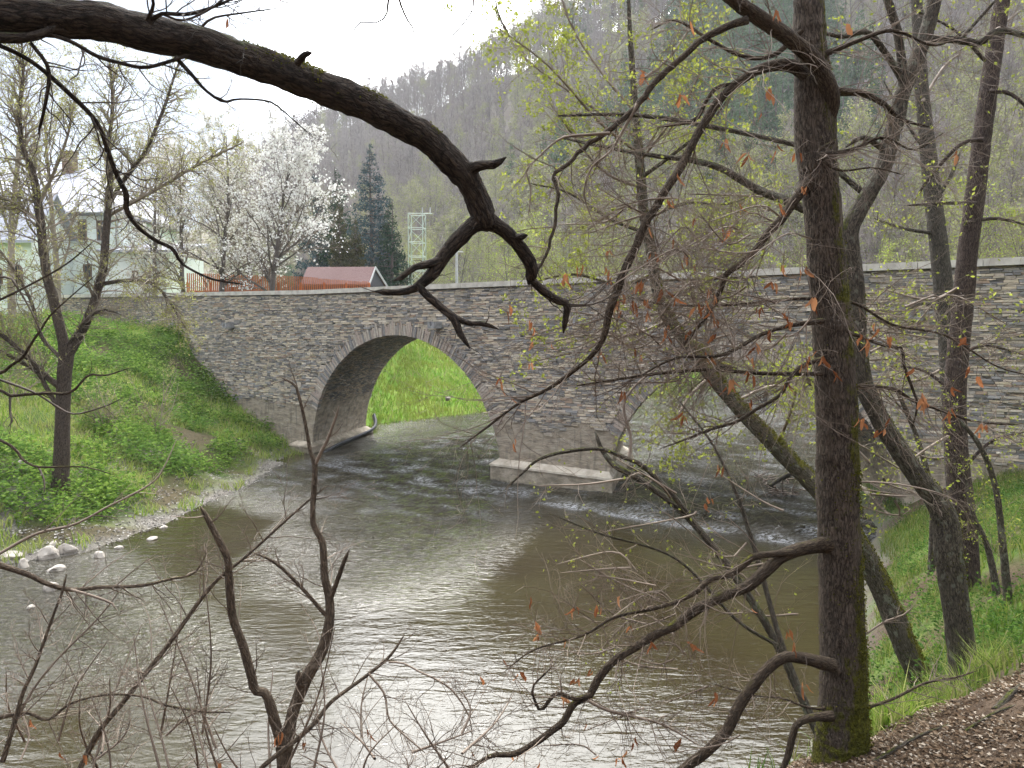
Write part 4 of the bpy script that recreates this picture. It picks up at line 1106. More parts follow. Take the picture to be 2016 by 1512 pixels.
ng.links.new(gi.outputs[0], iop.inputs['Points']); ng.links.new(ci.outputs[0], iop.inputs['Instance']); ng.links.new(fi.outputs[0], iop.inputs['Instance Index'])
ng.links.new(cx_.outputs[0], iop.inputs['Rotation']); ng.links.new(na('size'), iop.inputs['Scale']); ng.links.new(iop.outputs[0], go.inputs[0])
wood.modifiers.new('plant', 'NODES').node_group = ng

# trees in young leaf just beyond the bridge
rngm = np.random.default_rng(31)
MID = []
for k in range(4):
    a = make_tree(rngm.uniform(11, 13.5), 0.13, 3.9, rngm, 22, (10, 7), 0.12, 0.03, (0.5, 1.15), 0.009, lean=0.12)
    MID.append(tree_proto('mid', *a, M['bark_mid'], M['twig'], rngm, (M['spring_leaf'], 1.1, 0.13, 0.12, {})))
midpos = [(905, 96), (965, 94), (850, 100), (1010, 62), (1065, 70), (1120, 60), (1165, 78), (1215, 66), (1300, 70), (1345, 62), (1400, 78), (1450, 66), (1500, 58), (1560, 70), (1720, 62), (1770, 54), (1830, 66), (1905, 52), (1960, 60), (2020, 50), (2080, 58), (860, 84), (1260, 84), (1640, 74), (1540, 88), (1800, 84), (1100, 92), (1420, 96), (1950, 84)]
midpos += [(u_ + 17 * math.sin(k_ * 5.1), 56 + (k_ * 37 % 50)) for k_, u_ in enumerate(range(850, 2120, 34))]

for i, (u, y) in enumerate(midpos):
    if u < 990 and y < 92: continue
    place('leafing_tree', MID[i % 4], (u - CX) / F * y, y, rngm.uniform(0, 6.28), rngm.uniform(.8, 1.1), label='slender tree in yellow green young leaf beyond the bridge parapet', cat='tree', group='trees in young leaf beyond the bridge')

# blossom trees
def blossom(h, crown, rng, mat, per, size, nb=20, start=0.18):
    a = make_tree(h, 0.2, crown, rng, nb, (12, 8), start, 0.04, (0.45, 1.1), 0.007, lean=0.03, shape=0.85)
    return tree_proto('cherry', *a, M['bark_mid'], M['twig'], rng, (mat, per, size, 0.07, dict(aspect=0.9)))
rb_ = np.random.default_rng(41)
for i_, (u_, d_, h_, lab_) in enumerate(((365, 52, 12, 'pale blossom tree just right of the annexe of the mint house'), (270, 66, 12, 'pale budding tree above the annexe roof'), (500, 56, 12.5, 'pale blossom tree half hidden behind the white cherry'))):
    place('cherry_tree', blossom(h_, 4.2, rb_, M['blossom_dull'], 1.8, 0.13, 22), at_px(u_, d_), d_, i_, 1.0, z=6.6, label=lab_, cat='tree')
d = 47.0; place('cherry_tree', blossom(11.2, 4.9, rb_, M['blossom'], 3.0, 0.14, 34, 0.14), at_px(536, d), d, 0.4, 1.0, z=6.6, label='white blossoming cherry tree behind the orange fence beside the blue spruce', cat='tree')
d = 49.0; place('cherry_tree', blossom(12.5, 4.3, rb_, M['blossom_mid'], 2.6, 0.13, 26), at_px(440, d), d, 1.4, 1.0, z=6.6, label='faded pinkish blossom tree with green leaves left of the white cherry', cat='tree')
d = 56.0; place('cherry_tree', blossom(14, 4.4, rb_, M['blossom_dull'], 2.0, 0.13, 26), at_px(310, d), d, 2.4, 1.0, z=6.6, label='pale blossoming tree in front of the annexe of the mint house', cat='tree')
d = 76.0; place('cherry_tree', blossom(15, 4.2, rb_, M['blossom_dull'], 2.0, 0.15, 24), at_px(480, d), d, 3.4, 1.05, z=6.6, label='tall greyish blossom tree rising behind the white cherry', cat='tree')
# dark conifers beside the cherry
rc = np.random.default_rng(51)
d = 62.0; place('spruce_tree', conifer(14.2, 3.3, rc, M['spruce_blue'], 46, 50, 0.42, -0.3), at_px(735, d), d, 0, 1, z=6.6, label='tall blue spruce behind the red roofed shed', cat='tree')
d = 68.0; place('spruce_tree', conifer(13.6, 2.9, rc, M['spruce'], 40, 40, 0.45, -0.3), at_px(668, d), d, 0, 1, z=6.6, label='dark green spruce between the cherry and the blue spruce', cat='tree')
d = 69.0; place('spruce_tree', conifer(13.4, 2.8, rc, M['spruce_blue'], 36, 36, 0.45, -0.3), at_px(627, d), d, 0, 1, z=6.6, label='bluish spruce peeping out above the white cherry', cat='tree')
d = 60.0; place('spruce_tree', conifer(9.4, 2.0, rc, M['spruce'], 36, 36, 0.4, -0.3), at_px(772, d), d, 0, 1, z=6.6, label='short dark spruce between the blue spruce and the pylon', cat='tree')
d = 58.0; place('thuja_tree', conifer(7.6, 1.5, rc, M['thuja'], 34, 40, 0.36, 0.3), at_px(703, d), d, 0, 1, z=6.6, label='olive brown conifer directly behind the shed roof', cat='tree')
d = 58.5; place('thuja_tree', conifer(9.4, 1.4, rc, M['thuja'], 34, 36, 0.36, 0.3), at_px(672, d), d, 1, 1, z=6.6, label='narrow olive conifer touching the white cherry', cat='tree')
d = 150.0; place('spruce_tree', conifer(16, 3.4, rc, M['pine_far'], 24, 20, 0.9, -0.2), at_px(563, d), d, 0, 1, label='lone dark conifer on the skyline above the cherry', cat='tree')

# tall pale trees standing behind the house and left tree
def pale(h, rng, crown): return tree_proto('pale', *make_tree(h, 0.22, crown, rng, 22, (9, 7), 0.25, 0.09, (0.3, 0.8), 0.009), M['twig_pale'], M['twig_pale'], rng, (M['bank_bud'], 1.5, 0.11, 0.12, {}))
rp = np.random.default_rng(61)
PALE = [pale(17, rp, 4.5), pale(15, rp, 4.2)]
for i, (u, d, sc, lab) in enumerate([(30, 40, 1.0, 'tall pale leafless tree at the far left edge, behind the house roof'), (120, 46, 1.0, 'tall bare pale tree reaching above the house roof'), (215, 74, 1.15, 'slender bare tree with upright pale branches behind the house'), (330, 72, 1.1, 'pale bare tree between the house and the blossom trees'), (-40, 70, 1.2, 'bare tree half cut off by the left edge of the photo'), (400, 95, 1.2, 'distant bare tree rising behind the blossom trees'), (90, 90, 1.25, 'distant pale tree behind the grey house roof')]):
    place('bare_pale_tree', PALE[i % 2], at_px(u, d), d, rp.uniform(0, 6), sc, z=5.8, label=lab, cat='tree')
# ------------------------------------------------------------------ traced trees near the camera
def traced(path, d0, d1, n=None, wob=0.0, rng=None, bow=0.0):
    """photo pixels (x, y, width) -> smooth 3-D centre line and radii, depth running from d0 to d1"""
    a = np.array([(p[0], p[1], p[2]) for p in path], float)
    L = np.concatenate([[0], np.cumsum(np.hypot(*np.diff(a[:, :2], axis=0).T))]); t = L / L[-1]
    dd = d0 + (d1 - d0) * t + bow * np.sin(PI * t)
    q = np.array([np.append(P(x, y, d), PR(w, x, y, d)) for (x, y, w), d in zip(a, dd)])
    n = n or max(int(L[-1] / 14), 6)
    c = catmull(q, n); pts, rad = c[:, :3], np.maximum(c[:, 3], 0.0008)
    if rng is not None and wob:
        pts[1:-1] += rng.normal(size=(n - 2, 3)) * wob
    return pts, rad

class NearTree:
    def __init__(s, name, base, bark, twigmat, seed, **kw):
        s.root = empty(name, base, **kw); s.bark, s.twigmat = bark, twigmat
        s.rng = np.random.default_rng(seed); s.tw = Tubes(); s.tips = []; s.lv = Leaves(); s.paths = []; s.more = 1.0; s.wt = 0.19; s.slim = 0.93; s.slim_limb = 1.0; s.limbbark = None
    def trunk(s, path, d0, d1, sides=28, bump=0.05, name='trunk', dens=7, roots=None, bark=None, bow=0.0):
        n = max(int(sum(math.hypot(b[0] - a[0], b[1] - a[1]) for a, b in zip(path[:-1], path[1:])) / dens), 8)
        sl = [math.hypot(b_[0] - a_[0], b_[1] - a_[1]) for a_, b_ in zip(path[:-1], path[1:])]
        cs = [abs(b_[1] - a_[1]) / l_ for (a_, b_), l_ in zip(zip(path[:-1], path[1:]), sl)]; cs = [cs[0]] + [(x + y) / 2 for x, y in zip(cs[:-1], cs[1:])] + [cs[-1]]
        path = [(x, y, w_ * s.slim * max(k_, .7)) for (x, y, w_), k_ in zip(path, cs)]
        pts, rad = traced(path, d0, d1, n, bow=bow)
        if roots is not None: pts = np.vstack([roots, pts]); rad = np.concatenate([[rad[0] * 1.5] * len(roots), rad])
        tb = Tubes(); tb.add(pts, rad, sides, bump); link(name, tb.mesh(name, bark or s.bark), s.root)
        s.paths.append((pts, rad)); return pts, rad
    def limb(s, path, d0, d1, n=10, length=0.5, levels=2, t0=0.2, up=0.0, bump=0.11, bow=0.0, rmax=0.004, sub=(4, 3), flat=0.0, name='branch', wob=0.0):
        w = max(p[2] for p in path); pts, rad = traced(path, d0, d1, wob=wob, rng=s.rng, bow=bow)
        rad = rad * s.slim_limb
        rad = rad.copy(); rad[-1] *= 0.35
        if w >= 9:
            tb = Tubes(); tb.add(pts, rad, 12 if w > 18 else 8, bump if w > 12 else 0.0)
            link(name, tb.mesh(name, s.limbbark or s.bark), s.root)
        else: s.tw.add(pts, rad, 5)
        n = int(round(n * s.more))
        if n: sprout(s.tw, pts, rad, s.rng, n, length, levels, t0, s.wt, up, (0.4, 1.25), 0.5, rmax, RMIN, 8, s.tips, 3, flat, sub)
        s.paths.append((pts, rad)); return pts, rad
    def finish(s, leafmat=None, per=0, size=0.03, spread=0.01, maxlevel=1, **kw):
        if s.tw.items: link('twigs', s.tw.mesh('twigs', s.twigmat), s.root, kind='stuff')
        if leafmat:
            leaf_on(s.tips, s.lv, s.rng, per, size, spread, maxlevel)
        if s.lv.c: link('foliage', s.lv.mesh('foliage', leafmat, s.rng, **kw), s.root, kind='stuff')

def moss_tufts(tree, pts, rad, way, n, size, t0, t1, seed, spread=.75):
    r = np.random.default_rng(seed); lv = Leaves(); way = unit(np.array(way, float))
    for _ in range(n):
        p, tg, ra = at(pts, rad, t0 + (t1 - t0) * r.random())
        q = way - way.dot(tg) * tg; q = unit(unit(q) + r.normal(size=3) * spread); q = unit(q - q.dot(tg) * tg)
        if vnoise(np.array([p[2] * 9 + p[0] * 7]), np.array([p[1] * 9 + q[0] * 2]), seed)[0] < .38: continue
        lv.add(p + q * ra * r.uniform(.98, 1.1), size * r.uniform(.5, 1.4))
    link('moss', lv.mesh('moss', M['moss'], r, aspect=.7), tree.root, kind='stuff')
RMIN = 0.0011
def dry_leaves(root, places, d, seed, size=0.074):
    """withered leaves, each a curled strip hanging from a twig"""
    r = random.Random(seed); rq = np.random.default_rng(seed); tw_ = Tubes(); V, Q = [], []
    for item in places:
        x, y = item[:2]; dd = item[2] if len(item) > 2 else d
        for k in range(r.choice((1, 2, 3, 3))):
            c = P(x + r.uniform(-7, 7), y + r.uniform(-7, 7), dd + r.uniform(-.08, .08)); L = size * r.uniform(.6, 1.15) * dd / 4.4; W = L * r.uniform(.15, .26)
            down = Vector((r.gauss(0, .35), r.gauss(0, .35), -1)).normalized(); side = down.cross(Vector((r.gauss(0, 1), r.gauss(0, 1), .1))).normalized(); nn = down.cross(side)
            tw_.add(*grow(c, (-down + Vector((r.gauss(0, .5), r.gauss(0, .5), 0))), r.uniform(.07, .16), .0013, 5, .2, rq, 0, 1.3), 3)
            b = len(V); curl = r.uniform(-.7, .7); roll = r.uniform(.3, 1.2)
            for j, (t, wv) in enumerate(((0, .12), (.2, r.uniform(.6, 1)), (.45, r.uniform(.7, 1.1)), (.7, r.uniform(.45, 1)), (.88, r.uniform(.3, .6)), (1, .05))):
                nn = (nn + side * r.gauss(0, .25)).normalized()
                ax = Vector(c) + down * (L * t) + nn * (curl * L * t * t)
                for e in (-1, 0, 1): V.append(tuple(ax + side * (e * W * wv * math.cos(roll)) + nn * (abs(e) * W * wv * math.sin(roll)) ))
            for j in range(5):
                for e in range(2):
                    i = b + j * 3 + e; Q.append((i, i + 1, i + 4, i + 3))
    link('leaf_stalks', tw_.mesh('leaf_stalks', M['twig']), root, kind='stuff')
    link('dry_leaves', np_mesh('dry_leaves', V, [i for q in Q for i in q], [4] * len(Q), M['dry_leaf'], True), root)

# --- the tree whose limb arches over the view; its trunk stands outside the frame on the left
bx, by = -3.5, 2.4
O = NearTree('arching_tree', (bx, by, gz(bx, by)), M['bark_over'], M['twig_dark'], 101, label='dark rough limb arching across the top of the photo and forking over the bridge', cat='tree')
p0 = P(-60, 22, 2.9)
pts, rad = traced([(-60, 22, 88), (0, 30, 88), (120, 38, 84), (200, 44, 80), (300, 68, 76), (400, 88, 72), (463, 112, 69), (555, 142, 66), (640, 176, 64), (700, 198, 62), (785, 240, 58), (840, 273, 55), (880, 310, 53), (915, 347, 52), (938, 388, 48), (953, 428, 47), (960, 446, 36)], 2.9, 3.6, 200); rad = rad * 0.95
st = catmull([(bx, by, gz(bx, by) - .5), (bx - .05, by + .05, 4.9), (bx + .1, by + .12, 6.1), (bx + .55, by + .3, 6.85), tuple(p0 - np.array((.25, .04, .015)))], 40)
tb = Tubes(); tb.add(np.vstack([st, pts]), np.concatenate([np.linspace(.2, .1, 40), rad]), 30, 0.1); link('trunk', tb.mesh('trunk', M['bark_over']), O.root)
moss_tufts(O, pts, rad, (0, -.3, 1), 2600, .011, .42, .8, 4, .5)
O.limb([(958, 436, 40), (935, 440, 34), (915, 458, 31), (885, 490, 29), (865, 517, 27), (850, 540, 25), (820, 565, 17), (790, 575, 14), (755, 575, 12), (738, 573, 6)], 3.6, 3.45, 2, .2, 1, bump=.12)
O.limb([(868, 512, 18), (845, 520, 16), (822, 524, 14), (803, 535, 12), (788, 548, 10), (774, 553, 5)], 3.52, 3.4, 2, .15, 1, bump=.12)
O.limb([(822, 562, 14), (850, 590, 15), (878, 613, 15), (897, 630, 17), (902, 650, 13), (925, 686, 7)], 3.48, 3.4, 2, .2, 1, bump=.12)
O.limb([(895, 626, 14), (925, 637, 10), (950, 637, 10), (982, 648, 4)], 3.44, 3.4, 2, .2, 1, bump=.12)
O.limb([(955, 430, 38), (975, 442, 30), (995, 456, 27), (1017, 478, 26), (1035, 503, 26), (1047, 530, 25), (1041, 560, 17)], 3.6, 3.75, 3, .25, 1, bump=.1)
O.limb([(1048, 552, 16), (1075, 577, 16), (1100, 592, 16), (1117, 600, 15), (1113, 628, 12), (1109, 656, 8)], 3.74, 3.8, 3, .3, 1, bump=.1)
O.limb([(1118, 602, 6), (1160, 600, 5), (1190, 590, 4), (1212, 573, 3)], 3.8, 3.9, 8, .25, 2)
O.limb([(930, 332, 24), (950, 325, 18), (975, 323, 16), (997, 309, 6)], 3.5, 3.45, 0, bump=.1, name='stub')
O.limb([(1012, 470, 16), (1026, 466, 13), (1038, 463, 8)], 3.65, 3.6, 0, bump=.1, name='stub')
O.limb([(585, 125, 16), (600, 108, 13), (614, 104, 8)], 3.15, 3.1, 0, bump=.1, name='stub')
O.limb([(-30, 74, 26), (40, 75, 22), (80, 68, 18), (110, 52, 14)], 2.85, 2.95, 2, .2, 1)
O.limb([(90, 66, 9), (140, 82, 9), (190, 110, 9), (240, 125, 8), (285, 133, 8), (330, 122, 8), (375, 108, 6)], 2.95, 3.05, 8, .3, 2)
O.limb([(-10, 85, 11), (60, 120, 10), (130, 178, 11), (190, 240, 10), (210, 290, 10), (230, 345, 10), (248, 380, 12), (250, 415, 12), (275, 450, 9), (310, 475, 8), (340, 490, 8), (355, 515, 6), (375, 530, 5), (420, 550, 5), (480, 560, 3)], 2.9, 3.5, 15, .38, 2)
O.limb([(60, 84, 9), (95, 135, 9), (90, 200, 8), (75, 265, 6)], 2.92, 3.0, 7, .35, 2)
O.limb([(345, 112, 10), (380, 150, 8), (405, 178, 6), (440, 200, 6), (470, 195, 4), (530, 200, 4), (565, 225, 3), (610, 265, 2)], 3.05, 3.2, 9, .25, 2)
for p in ([(295, 45, 13), (318, 27, 8), (370, 28, 8), (430, 10, 6), (480, -15, 5)], [(290, 40, 10), (302, 10, 7), (296, -20, 6)], [(318, 27, 6), (360, 40, 5), (410, 20, 5), (450, -10, 4)], [(398, 52, 6), (420, 35, 5), (480, 25, 4), (555, 15, 2)]):
    O.limb(p, 3.0, 2.9, 8, .3, 2, up=.05)
# the hidden upper bough and its dangling twigs
up_ = catmull([tuple(p0 - np.array((.6, .25, .2))), (-1.6, 3.0, 7.55), (-.6, 3.2, 7.6), (.4, 3.5, 7.75), (1.2, 3.6, 8.0)], 30)
tb = Tubes(); tb.add(up_, np.linspace(.07, .012, 30), 10, .05); link('branch', tb.mesh('branch', M['bark_over']), O.root)
for p in ([(780, -70, 6), (765, -5, 5), (760, 30, 4), (740, 45, 3), (708, 45, 3), (684, 82, 2)], [(780, -60, 5), (785, -5, 5), (800, 35, 4), (815, 60, 3), (814, 86, 3)], [(930, -60, 4), (932, 0, 4), (930, 20, 3), (905, 55, 3), (862, 97, 2)], [(965, -50, 4), (975, 0, 3), (985, 35, 3), (1003, 70, 2)], [(560, -60, 4), (545, -5, 3), (590, 10, 2)]):
    O.limb(p, 3.4, 3.4, 4, .14, 2)
O.finish()

# --- the big tree on the right
mx = P(1655, 1500, 4.8)
T = NearTree('mossy_tree', (mx[0], mx[1], gz(mx[0], mx[1])), M['bark_main'], M['twig'], 102, label='thick mossy trunk in the right foreground with withered brown leaves on its branches', cat='tree')
T.more = 2.2; T.wt = .15; T.slim = .88; T.slim_limb = .9; T.limbbark = M['bark_branch']
TP = T.trunk([(1658, 1620, 190), (1656, 1530, 150), (1657, 1470, 128), (1660, 1400, 114), (1660, 1300, 107), (1657, 1200, 102), (1650, 1000, 98), (1648, 850, 95), (1642, 700, 92), (1630, 550, 88), (1618, 400, 86), (1607, 290, 92), (1602, 180, 90), (1596, 100, 74), (1592, 0, 70), (1588, -150, 66), (1580, -500, 56), (1600, -900, 40)], 4.8, 4.8, 44, 0.055, dens=5)
D = 4.75
T.limb([(1628, 262, 22), (1634, 225, 34), (1634, 185, 40), (1610, 130, 38), (1570, 88, 36), (1520, 52, 34), (1470, 18, 32), (1415, -25, 29), (1330, -90, 24)], D + .03, D - .5, 12, .6, 2, bump=.1)
T.limb([(1590, 150, 30), (1550, 128, 28), (1500, 135, 22), (1450, 165, 20), (1410, 205, 19), (1370, 270, 18), (1340, 330, 18), (1310, 375, 17), (1290, 410, 17), (1270, 440, 17), (1250, 490, 17), (1230, 530, 17), (1215, 570, 18), (1200, 610, 16), (1192, 650, 14), (1184, 674, 12), (1165, 700, 10), (1130, 730, 9), (1080, 765, 8), (1020, 795, 6), (960, 840, 5), (900, 885, 3)], D, D - .6, 30, .9, 3, bow=-.2, sub=(3, 2), t0=.08)
T.limb([(1450, 165, 10), (1412, 172, 9), (1390, 200, 9), (1370, 235, 9), (1330, 245, 7), (1290, 250, 5)], D - .2, D - .1, 8, .4, 2)
T.limb([(1470, 40, 20), (1440, 48, 16), (1420, 58, 15), (1380, 80, 14), (1340, 115, 13), (1300, 150, 13), (1265, 195, 13), (1230, 230, 12), (1190, 265, 11), (1150, 290, 10), (1120, 320, 9), (1090, 345, 8), (1096, 368, 9), (1100, 380, 9), (1093, 420, 7), (1085, 470, 7), (1070, 510, 6), (1055, 545, 5)], D - .35, D - .9, 14, .5, 2, wob=.003)
T.limb([(1200, 262, 8), (1160, 265, 7), (1110, 270, 6), (1080, 290, 5), (1060, 310, 5), (1036, 335, 5), (1045, 370, 4), (1040, 430, 3)], D - .7, D - .8, 6, .3, 2)
T.limb([(1255, 205, 8), (1225, 260, 7), (1200, 300, 6), (1165, 330, 5), (1150, 380, 4), (1165, 430, 3), (1180, 470, 2)], D - .6, D - .5, 8, .3, 2)
T.limb([(1600, 350, 30), (1582, 372, 24), (1560, 400, 22), (1540, 430, 20), (1510, 460, 18), (1490, 490, 17), (1450, 525, 15), (1430, 540, 13), (1415, 580, 11), (1400, 610, 9), (1370, 650, 7), (1340, 685, 5)], D, D - .4, 20, .9, 3, sub=(3, 2), t0=.08)
T.limb([(1620, 632, 14), (1560, 640, 10), (1500, 658, 9), (1440, 692, 8), (1400, 702, 7), (1330, 705, 6), (1260, 740, 4)], D - .08, D - .7, 18, .8, 3, sub=(3, 2), t0=.08)
T.limb([(1610, 587, 9), (1540, 590, 7), (1440, 600, 6), (1316, 600, 5), (1240, 585, 3)], D, D + .3, 14, .75, 2, t0=.1)
T.limb([(1625, 736, 11), (1500, 735, 9), (1400, 728, 8), (1300, 735, 7), (1208, 748, 5), (1130, 760, 3)], D, D - .5, 16, .8, 3, sub=(3, 2), t0=.08)
T.limb([(1640, 700, 12), (1580, 720, 11), (1555, 745, 10), (1535, 778, 9), (1490, 805, 9), (1450, 830, 8), (1400, 845, 7), (1350, 865, 5), (1295, 885, 3)], D, D - .4, 14, .65, 2, t0=.08)
T.limb([(1640, 1070, 44), (1612, 1074, 34), (1580, 1080, 30), (1540, 1095, 28), (1505, 1125, 27), (1470, 1155, 24), (1420, 1175, 23), (1370, 1200, 22), (1330, 1230, 20), (1290, 1250, 18), (1250, 1275, 17), (1210, 1300, 16), (1175, 1340, 17), (1160, 1370, 16), (1130, 1385, 15), (1110, 1420, 15), (1085, 1440, 14), (1050, 1465, 13), (1010, 1485, 12), (970, 1487, 10), (930, 1510, 8), (880, 1545, 6)], D, D - .7, 16, .75, 2, t0=.1)
T.limb([(1560, 1088, 18), (1530, 1090, 16), (1485, 1096, 16), (1465, 1110, 16), (1440, 1130, 14), (1400, 1140, 13), (1370, 1165, 12), (1330, 1185, 11), (1290, 1197, 9), (1210, 1215, 7), (1150, 1250, 5), (1050, 1280, 4), (990, 1325, 3)], D - .1, D - .5, 18, .8, 3, sub=(3, 2), t0=.08)
T.limb([(1165, 1368, 12), (1130, 1376, 11), (1095, 1365, 9), (1065, 1398, 8), (1050, 1370, 6), (1050, 1350, 5), (1085, 1315, 4)], D - .55, D - .5, 9, .4, 2)
T.limb([(1155, 1378, 8), (1200, 1400, 7), (1300, 1425, 6), (1380, 1470, 3)], D - .55, D - .3, 10, .4, 2)
T.limb([(1640, 1310, 34), (1600, 1300, 28), (1560, 1293, 25), (1530, 1300, 24), (1490, 1340, 24), (1455, 1390, 25), (1430, 1440, 24), (1390, 1480, 22), (1340, 1518, 20), (1290, 1560, 16)], D - .1, D - .35, 9, .4, 2)
T.limb([(1640, 1410, 24), (1600, 1413, 18), (1570, 1425, 16), (1560, 1450, 16), (1550, 1490, 14), (1530, 1540, 11)], D - .1, D - .15, 0)
T.limb([(1625, 1395, 9), (1590, 1393, 6), (1540, 1375, 5), (1480, 1368, 4), (1400, 1345, 3)], D, D + .2, 12, .4, 2)
T.limb([(1645, 758, 14), (1670, 760, 12), (1755, 765, 9), (1800, 790, 8), (1860, 810, 7), (1920, 830, 5), (2005, 836, 4)], D, D + .3, 16, .65, 2, t0=.08)
T.limb([(1640, 645, 11), (1660, 650, 9), (1740, 680, 7), (1775, 686, 8), (1780, 720, 8), (1800, 775, 7), (1806, 800, 6), (1795, 846, 4)], D - .05, D - .1, 10, .4, 2)
T.limb([(1650, 590, 9), (1690, 600, 7), (1760, 640, 6), (1860, 660, 5), (1960, 720, 4), (2030, 740, 3)], D, D + .2, 14, .65, 2, t0=.08)
T.limb([(1650, 946, 8), (1680, 948, 6), (1780, 955, 4), (1880, 985, 3), (1920, 1045, 2)], D, D + .1, 6, .3, 2)
T.limb([(1660, 1270, 8), (1690, 1258, 6), (1740, 1225, 5), (1780, 1210, 4), (1802, 1188, 3)], D, D, 5, .3, 2)
T.limb([(1660, 1402, 11), (1690, 1398, 9), (1760, 1375, 7), (1820, 1345, 6), (1880, 1334, 5), (1925, 1320, 3)], D, D + .2, 10, .4, 2)
T.limb([(1615, 305, 15), (1660, 300, 12), (1690, 290, 9), (1740, 270, 6), (1800, 295, 4), (1860, 260, 3)], D - .1, D - .3, 12, .75, 2, t0=.1)
T.limb([(1640, 280, 9), (1610, 300, 7), (1650, 335, 6), (1720, 330, 4), (1780, 345, 3)], D - .15, D - .4, 12, .4, 2)
T.limb([(1606, 185, 26), (1650, 180, 20), (1700, 185, 15), (1740, 205, 13), (1775, 235, 9), (1830, 250, 5)], D, D + .4, 10, .65, 2, t0=.08)
T.limb([(1600, 112, 18), (1640, 100, 14), (1690, 80, 10), (1760, 60, 8), (1840, 90, 5), (1900, 60, 3)], D, D - .2, 12, .75, 2, t0=.1)
T.limb([(1580, 60, 14), (1520, 110, 10), (1460, 110, 9), (1400, 80, 7), (1330, 40, 5), (1280, 60, 3)], D, D + .2, 12, .75, 2, t0=.1)
# long fine sprays hanging across the right half
for k in range(30):
    x0, y0 = T.rng.uniform(1180, 1600), T.rng.uniform(380, 760)
    T.limb([(x0, y0, 5), (x0 - T.rng.uniform(30, 60), y0 + T.rng.uniform(-30, 40), 4), (x0 - T.rng.uniform(90, 160), y0 + T.rng.uniform(-50, 70), 3)], D - T.rng.uniform(0, .6), D - T.rng.uniform(0, .8), 6, .55, 2, t0=.05)
for k in range(12):
    x0, y0 = T.rng.uniform(1150, 1600), T.rng.uniform(1150, 1500)
    T.limb([(x0, y0, 4), (x0 - T.rng.uniform(30, 60), y0 + T.rng.uniform(-30, 30), 3), (x0 - T.rng.uniform(90, 150), y0 + T.rng.uniform(-50, 50), 2)], D - T.rng.uniform(0, .5), D - T.rng.uniform(0, .6), 7, .3, 2, t0=.05)
T.finish()
RX = random.Random(77)
dry_leaves(T.root, [(1264, 145), (1277, 180), (1335, 190), (1510, 178), (1495, 225), (1432, 272), (1570, 295), (1535, 290), (1475, 305), (1457, 402), (1425, 452), (1437, 445), (1273, 450), (1200, 496), (1203, 540), (1122, 537), (1140, 526), (1197, 525), (1258, 556), (1220, 585), (1226, 610), (1262, 558), (1285, 500), (1495, 606), (1406, 629), (1545, 619), (1408, 655), (1256, 690), (1228, 770), (1012, 778), (988, 745), (1045, 710), (1440, 745), (1435, 760), (1550, 760), (1643, 728), (1700, 660), (1705, 672), (1752, 668), (1815, 775), (1812, 790), (1938, 830), (1932, 850), (1880, 300), (1365, 45), (1525, 20), (1665, 45), (1130, 1200), (1178, 1193), (1060, 1245), (995, 1300), (1240, 1228), (1105, 1250), (945, 1325), (1020, 1320), (1225, 1170), (1558, 1270), (1582, 1345), (1555, 1240), (1183, 1490), (1230, 1480), (1060, 1500), (1345, 1450), (1247, 1455), (935, 1475), (1610, 690), (1555, 640), (1325, 470), (1345, 520), (1372, 430), (1520, 560), (1480, 700), (1310, 640), (1870, 760), (1420, 920), (1395, 985)] + [(RX.gauss(1330, 170), RX.gauss(610, 110)) for _ in range(46)] + [(RX.uniform(1000, 1580), RX.uniform(1170, 1500)) for _ in range(12)] + [(RX.uniform(1690, 1960), RX.uniform(620, 860)) for _ in range(9)], 4.35, 5)
dry_leaves(O.root, [(447, 38, 3.0)], 3, 6, .07)

moss_tufts(T, TP[0], TP[1], (.75, -.6, .1), 5000, .012, .02, .3, 1)
moss_tufts(T, TP[0], TP[1], (.8, -.5, .1), 1600, .010, .28, .62, 2, .5)
# --- leaning, forked tree just behind it
c0 = P(1900, 1360, 7.0)
C = NearTree('crooked_tree', (c0[0], c0[1], gz(c0[0], c0[1])), M['bark_lean'], M['twig'], 103, label='crooked mossy trunk bending left behind the foreground tree then forking upward', cat='tree')
C.more = 2.0
C.trunk([(1908, 1440, 96), (1903, 1370, 78), (1898, 1310, 68), (1890, 1250, 64), (1880, 1180, 62), (1868, 1090, 64), (1862, 1030, 62), (1840, 980, 60), (1800, 930, 56), (1760, 870, 51), (1730, 820, 47), (1702, 760, 44), (1690, 690, 40), (1688, 620, 38), (1683, 550, 40), (1672, 490, 44), (1672, 452, 46), (1690, 415, 44), (1718, 368, 41), (1742, 320, 39), (1760, 245, 37), (1778, 180, 36), (1808, 110, 35), (1833, 30, 33), (1850, -60, 30), (1880, -300, 20)], 7.0, 7.6, 26, .05)
moss_tufts(C, *C.paths[0], (.5, -.4, .6), 2500, .014, .1, .5, 5)
C.limb([(1765, 255, 24), (1778, 190, 21), (1775, 120, 18), (1766, 60, 17), (1745, -10, 16), (1720, -120, 10)], 7.45, 7.3, 6, .6, 2)
C.limb([(1805, 78, 18), (1880, 78, 16), (1930, 85, 16), (1945, 70, 15), (1975, 60, 14), (2030, 74, 12), (2100, 90, 8)], 7.5, 7.3, 12, .7, 2)
C.limb([(1890, 78, 9), (1925, 40, 7), (1965, -5, 6)], 7.45, 7.4, 5, .4, 2)
C.limb([(1785, 175, 16), (1760, 130, 14), (1710, 65, 12), (1660, 72, 10), (1600, 60, 6)], 7.45, 7.0, 8, .6, 2)
C.limb([(1748, 300, 14), (1700, 270, 12), (1665, 290, 9)], 7.4, 7.2, 6, .5, 2)
